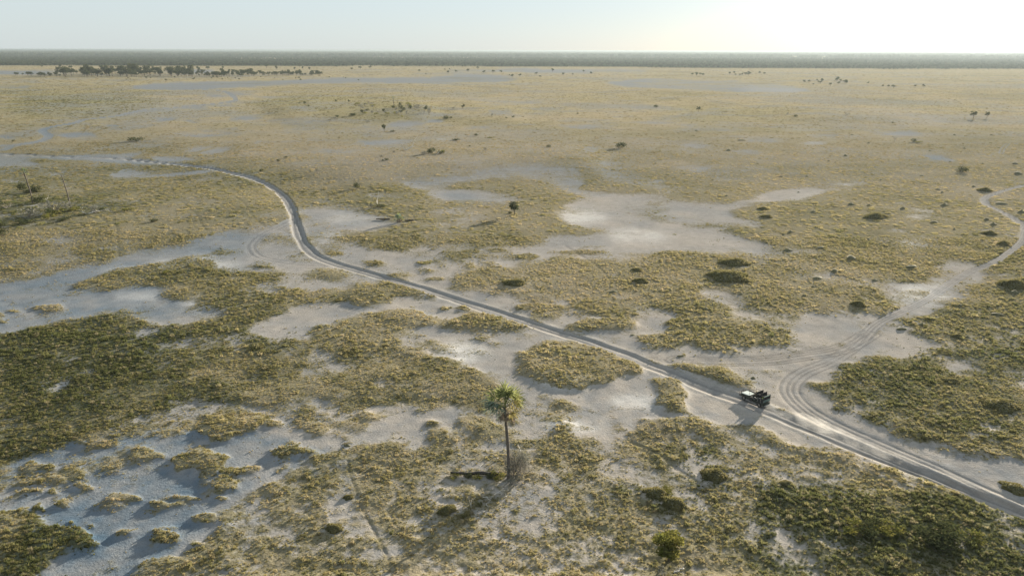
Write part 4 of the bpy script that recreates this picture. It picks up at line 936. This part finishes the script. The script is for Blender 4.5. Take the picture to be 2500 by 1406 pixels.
for a in [(1255, 692, 62, 15, 'double lobed dark grassy mound right of the track, mid photo'), (1555, 660, 32, 9, 'upper dark grassy hummock right of centre, beside its twin'), (1563, 687, 42, 12, 'lower dark grassy hummock right of centre, below its twin'),
          (1790, 642, 80, 15, 'wide dark grassy mound, upper one of the pair above the round flat'), (1778, 676, 108, 20, 'widest dark grassy mound, lower one of the pair above the round flat'), (2138, 530, 56, 13, 'broad dark grassy mound on the right plain'),
          (2094, 745, 36, 15, 'dark dome mound above the junction flat'), (2472, 698, 60, 20, 'large dark mound cut near the right edge of the photo'), (1742, 1162, 62, 24, 'dark grassy mound below the vehicle shadow'),
          (1600, 1205, 56, 20, 'left grassy hummock above the small olive tree'), (1645, 1232, 60, 26, 'right grassy hummock above the small olive tree'), (1092, 1246, 42, 20, 'dark domed mound left of the palm shadow'),
          (2440, 990, 76, 16, 'wide dark grassy mound near the right edge beside the main track'), (862, 508, 1, 1, ''),
          (2337, 822, 28, 9, 'dark hummock right of the junction, left of a smaller one'), (2450, 596, 30, 10, 'yellowish dark mound near the right track'), (2414, 571, 30, 10, 'dark wide mound left of the right edge double track'), (2403, 466, 28, 10, 'dark wide mound above the bend of the right track'),
          (1871, 530, 28, 8, 'lower olive mound beside the bright bay'), (1862, 511, 28, 8, 'upper olive mound beside the bright bay'), (1920, 1180, 30, 8, 'small grassy hump below the main track'), (2475, 1192, 52, 12, 'dark grassy lump beside the track at the lower right edge'), (2320, 930, 40, 9, 'low grassy hump in the right meadow'),
          (850, 1214, 26, 10, 'low grassy hump left of the animal path'), (815, 1290, 44, 16, 'rounded olive hump at the lower left of the animal path')]:
    if a[4]: mound(*a, grassy=True)
for a in [(2064, 381, 9, 5, 'tiny dark mound left of the blue pan at right'), (1811, 343, 20, 4, 'flat dark mound on the plain below the white salt streaks'), (2306, 502, 18, 7, 'pointed dark mound left of the bend in the right track'), (2203, 510, 14, 6, 'pointed dark mound right of the bright bay'),
          (1985, 518, 15, 5, 'low dark mound right of the olive pair by the bay'), (1930, 567, 16, 6, 'dark peaked mound below the bright bay'), (1913, 574, 10, 4, 'tiny mound at the left of a peaked one below the bright bay'), (2280, 544, 15, 7, 'dark round mound right of the broad grassy mound'),
          (2408, 537, 15, 7, 'upper of two peaked mounds left of the right track'), (2425, 549, 15, 7, 'lower of two peaked mounds left of the right track'), (1924, 612, 22, 7, 'dark mound on the strip of grass inside the bay'), (2003, 606, 20, 7, 'second mound right along the strip of grass inside the bay'),
          (2119, 584, 12, 4, 'tiny mound above the white salt patch'), (2078, 631, 28, 10, 'dark mound at the right tip of the bay'), (2225, 653, 26, 9, 'dark oval mound above the junction track'), (2136, 685, 15, 5, 'small dark mound left above the junction track'),
          (2038, 663, 24, 9, 'dark peaked mound between the wide pair and the junction track'), (1995, 679, 32, 7, 'low wide dark mound right of the widest grassy mound'), (1636, 708, 14, 5, 'small mound left below the wide mound pair'), (1724, 755, 17, 7, 'dark mound on the edge above the round grass patch'),
          (1497, 713, 24, 6, 'low dark mound in the grass beside the main track'), (2251, 793, 18, 7, 'dark mound right of the junction'), (2202, 804, 22, 8, 'dark mound on the grass corner at the junction'), (2435, 769, 22, 8, 'dark mound near the right edge above the meadow'),
          (2345, 746, 16, 5, 'small mound right of the salt patch by the track'), (2477, 715, 18, 8, 'small dark mound below the large one at the right edge'), (1838, 923, 16, 6, 'low dark lump on bare sand just above the vehicle'), (1662, 869, 16, 5, 'small grassy lump on bare sand below the round grass patch'),
          (1545, 818, 14, 4, 'small grassy lump on bare sand left of the round grass patch'), (848, 1088, 16, 8, 'lone small mound on the sand flat left of the palm'), (618, 920, 12, 5, 'tiny pale lump on the grey left meadow'), (2485, 425, 20, 7, 'dark mound at the right edge above the right track'),
          (2478, 400, 13, 5, 'small dark mound at the right edge, the upper one'), (2445, 498, 20, 6, 'low dark mound right of the bend in the right track'), (2494, 519, 16, 8, 'dark mound touching the right edge of the photo'), (1774, 479, 9, 4, 'tiny mound on the grass above the bay'),
          (2270, 1213, 16, 5, 'tiny dark lump on the grass below the lower right track'), (905, 872, 26, 7, 'dark log like lump on the meadow left of centre')]:
    mound(*a)
GM = 'small dark mounds dotted over the right plain'
for px, py, wp in [(2023, 394, 9), (2040, 397, 6), (1906, 432, 9), (1970, 431, 8), (1778, 368, 14), (2122, 502, 12), (2078, 500, 16), (2377, 456, 10), (2300, 470, 10), (2289, 463, 10), (2416, 603, 10), (2399, 400, 8), (2355, 363, 8), (2027, 382, 6), (1963, 722, 15), (1809, 718, 12), (2362, 823, 13), (2093, 512, 9),
                   (1479, 684, 9), (1850, 660, 9), (1985, 700, 10), (2170, 640, 9), (2260, 620, 8), (2330, 560, 9), (2200, 470, 8), (2150, 440, 8), (2250, 430, 8), (2330, 330, 8), (2420, 330, 7), (2180, 300, 8), (2080, 330, 7), (1700, 320, 8), (1850, 400, 7), (1600, 400, 7), (1740, 440, 7), (2440, 640, 10), (2300, 850, 12), (1690, 790, 9), (2320, 395, 7), (2270, 369, 7), (2120, 350, 8), (1990, 640, 9), (2060, 560, 8), (1950, 470, 7)]:
    mound(px, py, wp, wp * .4, 'small dark earth mound on dry grass, ' + ('high on the hazy plain' if py < 380 else 'behind the bright bay' if py < 480 and px < 2050 else 'left of the right track bend' if py < 560 else 'by the strip inside the bay' if py < 650 and px < 2200 else 'beside the junction track' if px > 2150 else 'in the meadow above the round flat') + (', right' if px > 2200 else ', left'), GM)
# ------------------------------------------------------------------ the open safari vehicle
m_body = mat('dark_green_paint', (.018, .028, .022), .35, spec=.5)
m_hood = mat('pale_sheen', (.50, .54, .50), .25, spec=.6)  # bright reflection on the bonnet put into a pale base colour
m_black = mat('black_canvas', (.018, .018, .02), .9)
m_rub = mat('tyre_rubber', (.03, .03, .03), .9); m_rim = mat('dusty_steel', (.22, .21, .20), .5, metal=.4)
m_steel = mat('pale_step', (.45, .44, .42), .5, metal=.3)
m_seat = mat('seat_canvas', (.03, .033, .035), .85); m_white = mat('white_blanket', (.75, .75, .75), .8)
m_shirt = mat('khaki_shirt', (.30, .24, .15), .9); m_skin = mat('skin', (.20, .12, .08), .6); m_hat = mat('straw_hat', (.45, .38, .25), .9)
m_bag = mat('yellow_green_bag', (.32, .38, .05), .7); m_lamp = mat('lamp_glass', (.5, .5, .5), .1, spec=.8)
m_canv = bpy.data.materials.new('clear_canvas'); m_canv.use_nodes = True
nd = m_canv.node_tree.nodes; ld = m_canv.node_tree.links; nd.clear()
oo = nd.new('ShaderNodeOutputMaterial'); ma = nd.new('ShaderNodeMixShader'); tr_ = nd.new('ShaderNodeBsdfTransparent'); df = nd.new('ShaderNodeMixShader'); d1 = nd.new('ShaderNodeBsdfDiffuse'); d2 = nd.new('ShaderNodeBsdfTranslucent')
tr_.inputs[0].default_value = (.75, .85, .82, 1); d1.inputs[0].default_value = (.30, .38, .36, 1); d2.inputs[0].default_value = (.30, .38, .36, 1)
ld.new(d1.outputs[0], df.inputs[1]); ld.new(d2.outputs[0], df.inputs[2]); ma.inputs[0].default_value = .65; ld.new(tr_.outputs[0], ma.inputs[1]); ld.new(df.outputs[0], ma.inputs[2]); ld.new(ma.outputs[0], oo.inputs[0])
xf, yf, zf = ground(1816, 977); xr, yr_, zr = ground(1853, 994)
hd = math.atan2(yf - yr_, xf - xr)
fx, fy = math.cos(hd), math.sin(hd); lx, ly = -fy, fx            # forward, left
cx_, cy_ = (xf + xr) / 2 - lx * .72, (yf + yr_) / 2 - ly * .72     # the near (left) wheels are the ones seen
cz_ = gz(cx_, cy_) + .0
car = root('safari_vehicle', (cx_, cy_, cz_), 'open dark green safari vehicle with painted bonnet sheen driving away on the sand track', 'vehicle', None, hd)  # true size, about 5 m long
def cbox(name, parent, m, *boxes, bev=.03):
    mb = MB()
    for c, s_ in boxes: mb.box(c, s_)
    me = mb.mesh(name, m); bm = bmesh.new(); bm.from_mesh(me)
    if bev: bmesh.ops.bevel(bm, geom=list(bm.edges), offset=bev, segments=2, affect='EDGES', clamp_overlap=True)
    bm.to_mesh(me); bm.free(); return link(name, me, parent)
def prism(name, parent, m, prof, y0, y1, bev=.03):
    """side profile (x,z) extruded across the vehicle"""
    bm = bmesh.new(); a = [bm.verts.new((x, y0, z)) for x, z in prof]; b_ = [bm.verts.new((x, y1, z)) for x, z in prof]
    bm.faces.new(a[::-1]); bm.faces.new(b_)
    for k in range(len(prof)): bm.faces.new((a[k - 1], a[k], b_[k], b_[k - 1]))
    bmesh.ops.recalc_face_normals(bm, faces=bm.faces[:])
    if bev: bmesh.ops.bevel(bm, geom=list(bm.edges), offset=bev, segments=2, affect='EDGES', clamp_overlap=True)
    me = bpy.data.meshes.new(name); bm.to_mesh(me); bm.free(); me.materials.append(m); return link(name, me, parent)
cbox('chassis', car, m_black, ((-.05, 0, .55), (4.7, .9, .16)), ((1.62, 0, .46), (.14, 1.4, .14)), ((-1.62, 0, .46), (.14, 1.4, .14)))
prism('body', car, m_body, [(2.35, .60), (2.38, 1.06), (.98, 1.16), (.92, .98), (-2.55, .98), (-2.58, .62), (-2.05, .62), (-1.98, .88), (-1.28, .88), (-1.20, .60), (1.18, .60), (1.26, .88), (1.96, .88), (2.04, .60)], -.86, .86)
prism('bonnet', car, m_hood, [(2.30, 1.07), (2.28, 1.14), (1.02, 1.24), (1.0, 1.13)], -.70, .70, .02)
fr = prism('windscreen_frame', car, m_hood, [(1.0, 1.20), (.97, 1.23), (.55, 1.30), (.55, 1.26)], -.74, .74, .01)
cbox('grille', car, m_black, ((2.40, 0, .86), (.05, .9, .34)))
for s_ in (-1, 1):
    mb = MB(); mb.tube([(2.40, s_ * .62, .88), (2.46, s_ * .62, .88)], [.11, .10], 12); link('headlight', mb.mesh('headlight', m_lamp), car)
mb = MB()
mb.tube([(2.55, -.8, .62), (2.62, -.8, 1.12), (2.62, .8, 1.12), (2.55, .8, .62)], [.045] * 4, 6); mb.tube([(2.56, -.86, .64), (2.56, .86, .64)], [.09, .09], 6); mb.tube([(2.60, -.3, .64), (2.64, -.3, 1.25), (2.64, .3, 1.25), (2.60, .3, .64)], [.04] * 4, 6)
link('bull_bar', mb.mesh('bull_bar', m_black), car)
for xw in (1.61, -1.62):
    for s_ in (-1, 1):
        wv_ = link('wheel', (lambda q: (q.tube([(0, -.13, 0), (0, .13, 0)], [.12, .12], 10), q.mesh('wheel', m_rim))[-1])(MB()), car, (xw, s_ * .74, .42))
        mb = MB(); prof = [(.24, -.11), (.39, -.12), (.42, -.08), (.42, .08), (.39, .12), (.24, .11)]; nn_ = 24
        for j in range(nn_):
            t0, t1 = 2 * math.pi * j / nn_, 2 * math.pi * (j + 1) / nn_
            for (ra, wa), (rb, wb_) in zip(prof, prof[1:] + prof[:1]):
                mb.quad((ra * math.cos(t0), wa, ra * math.sin(t0)), (ra * math.cos(t1), wa, ra * math.sin(t1)), (rb * math.cos(t1), wb_, rb * math.sin(t1)), (rb * math.cos(t0), wb_, rb * math.sin(t0)))
        link('tyre', mb.mesh('tyre', m_rub), wv_)
        mb = MB(); mb.tube([(0, -.07, 0), (0, .07, 0)], [.25, .25], 16); link('rim', mb.mesh('rim', m_rim), wv_)
mb = MB(); mb.tube([(.0, .90, .86), (.0, 1.04, .86)], [.36, .36], 18); link('spare_wheel', mb.mesh('spare_wheel', m_rub), car)
for s_ in (-1, 1):
    cbox('side_step', car, m_steel, ((-.05, s_ * .96, .42), (2.3, .16, .05)), bev=.01)
    cbox('door', car, m_body, ((.45, s_ * .87, .95), (.86, .04, .52)), bev=.015)
# front seats, tiered benches behind
for yy in (-.42, .42):
    st = cbox('front_seat', car, m_seat, ((.05, yy, 1.02), (.55, .55, .16)), ((-.22, yy, 1.35), (.12, .55, .62)), bev=.03)
for k, (xb_, zb_) in enumerate(((-.75, 1.22), (-1.45, 1.42), (-2.15, 1.60))):
    bn = cbox('bench_seat', car, m_seat, ((xb_, 0, zb_), (.52, 1.66, .14)), ((xb_ + .02, 0, (zb_ + .9) / 2), (.40, 1.5, zb_ - 1.0)), bev=.02)
    q = cbox('backrest', car, m_black, ((xb_ - .30, 0, zb_ + (.42 if k < 2 else .30)), (.08, 1.72, .62 if k < 2 else .5)), bev=.02); q.rotation_euler = (0, 0, 0)
    for s_ in (-1, 1):
        mb = MB(); mb.tube([(xb_ + .25, s_ * .86, .95), (xb_ + .25, s_ * .86, zb_ + .28), (xb_ - .28, s_ * .86, zb_ + .28)], [.022] * 3, 5); link('hand_rail', mb.mesh('hand_rail', m_steel), car)
# side curtain rolled along the top rail and rear canvas window
mb = MB()
for xx in (.52, -.9, -2.35):
    mb.tube([(xx, .84, .95), (xx, .84, 2.22)], [.025, .025], 5); mb.tube([(xx, -.84, .95), (xx, -.84, 2.22)], [.025, .025], 5)
mb.tube([(.52, -.84, 2.22), (-2.35, -.84, 2.22)], [.025, .025], 5)
link('roof_frame', mb.mesh('roof_frame', m_black), car)
mb = MB(); mb.tube([(.55, .84, 2.24), (-2.38, .84, 2.24)], [.10, .10], 8); link('rolled_canopy', mb.mesh('rolled_canopy', m_black), car)
for xx in (-.85, -1.62):
    w_ = cbox('canopy_flap', car, m_black, ((xx, -.12, 2.20), (.05, 1.72, .62)), bev=.01)
wnd = cbox('rear_window', car, m_canv, ((-2.42, 0, 1.72), (.03, 1.66, 1.15)), bev=0)
cbox('window_frame', wnd, m_body, ((-2.43, 0, 2.31), (.05, 1.76, .05)), ((-2.43, 0, 1.13), (.05, 1.76, .06)), ((-2.43, .86, 1.72), (.05, .05, 1.12)), ((-2.43, -.86, 1.72), (.05, .05, 1.12)), bev=0)
cbox('rear_bumper', car, m_steel, ((-2.68, 0, .66), (.10, 1.5, .10)), bev=.02)
def on_car(p): return Vector((cx_, cy_, cz_)) + Matrix.Rotation(hd, 3, 'Z') @ Vector(p)
def car_item(name, mesh, p, label, cat):
    return tag(link(name, mesh, None, on_car(p), (0, 0, hd)), label, cat)
def cushion(m, s_):
    bm = bmesh.new(); bmesh.ops.create_cube(bm, size=1)
    for v in bm.verts: v.co = Vector((v.co.x * s_[0], v.co.y * s_[1], v.co.z * s_[2] + s_[2] / 2))
    bmesh.ops.bevel(bm, geom=list(bm.edges), offset=min(s_) * .35, segments=3, affect='EDGES'); me = bpy.data.meshes.new('bag'); bm.to_mesh(me); bm.free(); me.materials.append(m); return me
car_item('blanket', cushion(m_white, (.36, .5, .16)), (-.70, -.35, 1.29), 'white folded blanket on the first bench of the safari vehicle', 'blanket')
car_item('blanket', cushion(m_white, (.36, .5, .16)), (-1.42, -.35, 1.49), 'white folded blanket on the second bench of the safari vehicle', 'blanket')
car_item('bag', cushion(m_bag, (.42, .62, .34)), (-2.08, .38, 1.67), 'yellow green bag on the rearmost bench of the safari vehicle', 'bag')
# driver: one continuous body grown over a skeleton
def skin_person(loc, rz):
    V = [((0, 0, .0), .15), ((-.03, 0, .25), .14), ((-.03, 0, .46), .15), ((-.02, 0, .56), .06), ((0, 0, .66), .095), ((.01, 0, .78), .085),
         ((-.03, .20, .47), .065), ((.10, .27, .24), .048), ((.36, .18, .30), .036), ((.44, .16, .32), .035), ((-.03, -.20, .47), .065), ((.10, -.27, .24), .048), ((.36, -.18, .30), .036), ((.44, -.16, .32), .035),
         ((.02, .10, 0), .095), ((.42, .12, .04), .07), ((.58, .12, -.34), .05), ((.02, -.10, 0), .095), ((.42, -.12, .04), .07), ((.58, -.12, -.34), .05), ((.70, .12, -.37), .04), ((.70, -.12, -.37), .04)]
    Ed = [(0, 1), (1, 2), (2, 3), (3, 4), (4, 5), (2, 6), (6, 7), (7, 8), (8, 9), (2, 10), (10, 11), (11, 12), (12, 13), (0, 14), (14, 15), (15, 16), (0, 17), (17, 18), (18, 19), (16, 20), (19, 21)]
    me = bpy.data.meshes.new('person'); me.from_pydata([v for v, _ in V], Ed, []); me.materials.append(m_shirt)
    o = link('person', me, None, loc, (0, 0, rz))
    md = o.modifiers.new('skin', 'SKIN'); me.skin_vertices[0].data[0].use_root = True
    for k, (_, r) in enumerate(V): me.skin_vertices[0].data[k].radius = (r, r)
    o.modifiers.new('smooth', 'SUBSURF').levels = 1; o.modifiers['smooth'].render_levels = 1
    hat = MB(); hat.tube([(.0, 0, .80), (.0, 0, .815), (0, 0, .90)], [.20, .12, .09], 12); link('hat', hat.mesh('hat', m_hat), o)
    return o
pr_ = skin_person(on_car((.12, -.42, 1.16)), hd); tag(pr_, 'person in khaki clothes and pale hat driving the open safari vehicle', 'person')

# ------------------------------------------------------------------ dust raised behind the wheels: a low drifting cloud over the track
mb = MB(); cpts = catmull([(1862, 994), (1900, 1012), (1960, 1036), (2030, 1066), (2110, 1098), (2200, 1135)], 3)
pw = []
for px, py in cpts: x, Y, z = ground(px, py); pw.append(Vector((x, Y, z)))
nst = len(pw); prof_n = 12; rings = []
for i, p in enumerate(pw):
    d = (pw[min(i + 1, nst - 1)] - pw[max(i - 1, 0)]).normalized(); sd2 = Vector((-d.y, d.x, 0)); t = i / (nst - 1)
    _e = max(.12, min(1, (1 - t) * 2.2)) ** .7; wv_ = (.8 + 2.2 * t) * _e; hv2 = (.7 + 1.0 * math.sin(min(1, t * 1.3) * math.pi * .6)) * _e; k0 = len(mb.v)
    for j in range(prof_n):
        a = 2 * math.pi * j / prof_n; mb.v.append(tuple(p + sd2 * math.cos(a) * wv_ + Vector((0, 0, .15 + hv2 * .5 + math.sin(a) * hv2 * .5 + .0))))
    rings.append(k0)
for r0, r1 in zip(rings[:-1], rings[1:]):
    for j in range(prof_n): mb.f.append((r0 + j, r0 + (j + 1) % prof_n, r1 + (j + 1) % prof_n, r1 + j)); mb.m.append(0)
mb.f.append(tuple(range(rings[0] + prof_n - 1, rings[0] - 1, -1))); mb.m.append(0); mb.f.append(tuple(range(rings[-1], rings[-1] + prof_n))); mb.m.append(0)
m_dust = bpy.data.materials.new('dust_cloud'); m_dust.use_nodes = True; q = m_dust.node_tree.nodes; q.remove(q['Principled BSDF'])
v2 = q.new('ShaderNodeVolumePrincipled'); v2.inputs['Color'].default_value = (.99, .97, .92, 1); v2.inputs['Anisotropy'].default_value = .3
gp = q.new('ShaderNodeNewGeometry'); tx = q.new('ShaderNodeTexNoise'); tx.inputs['Scale'].default_value = .45; tx.inputs['Detail'].default_value = 3
mr = q.new('ShaderNodeMapRange'); mr.inputs[1].default_value = .36; mr.inputs[2].default_value = .75; mr.inputs[3].default_value = 0; mr.inputs[4].default_value = .13
L_ = m_dust.node_tree.links; L_.new(gp.outputs['Position'], tx.inputs['Vector']); L_.new(tx.outputs[0], mr.inputs[0]); L_.new(mr.outputs[0], v2.inputs['Density']); L_.new(v2.outputs[0], q['Material Output'].inputs['Volume'])
o = link('dust_cloud', mb.mesh('dust_cloud', m_dust)); o['kind'] = 'stuff'
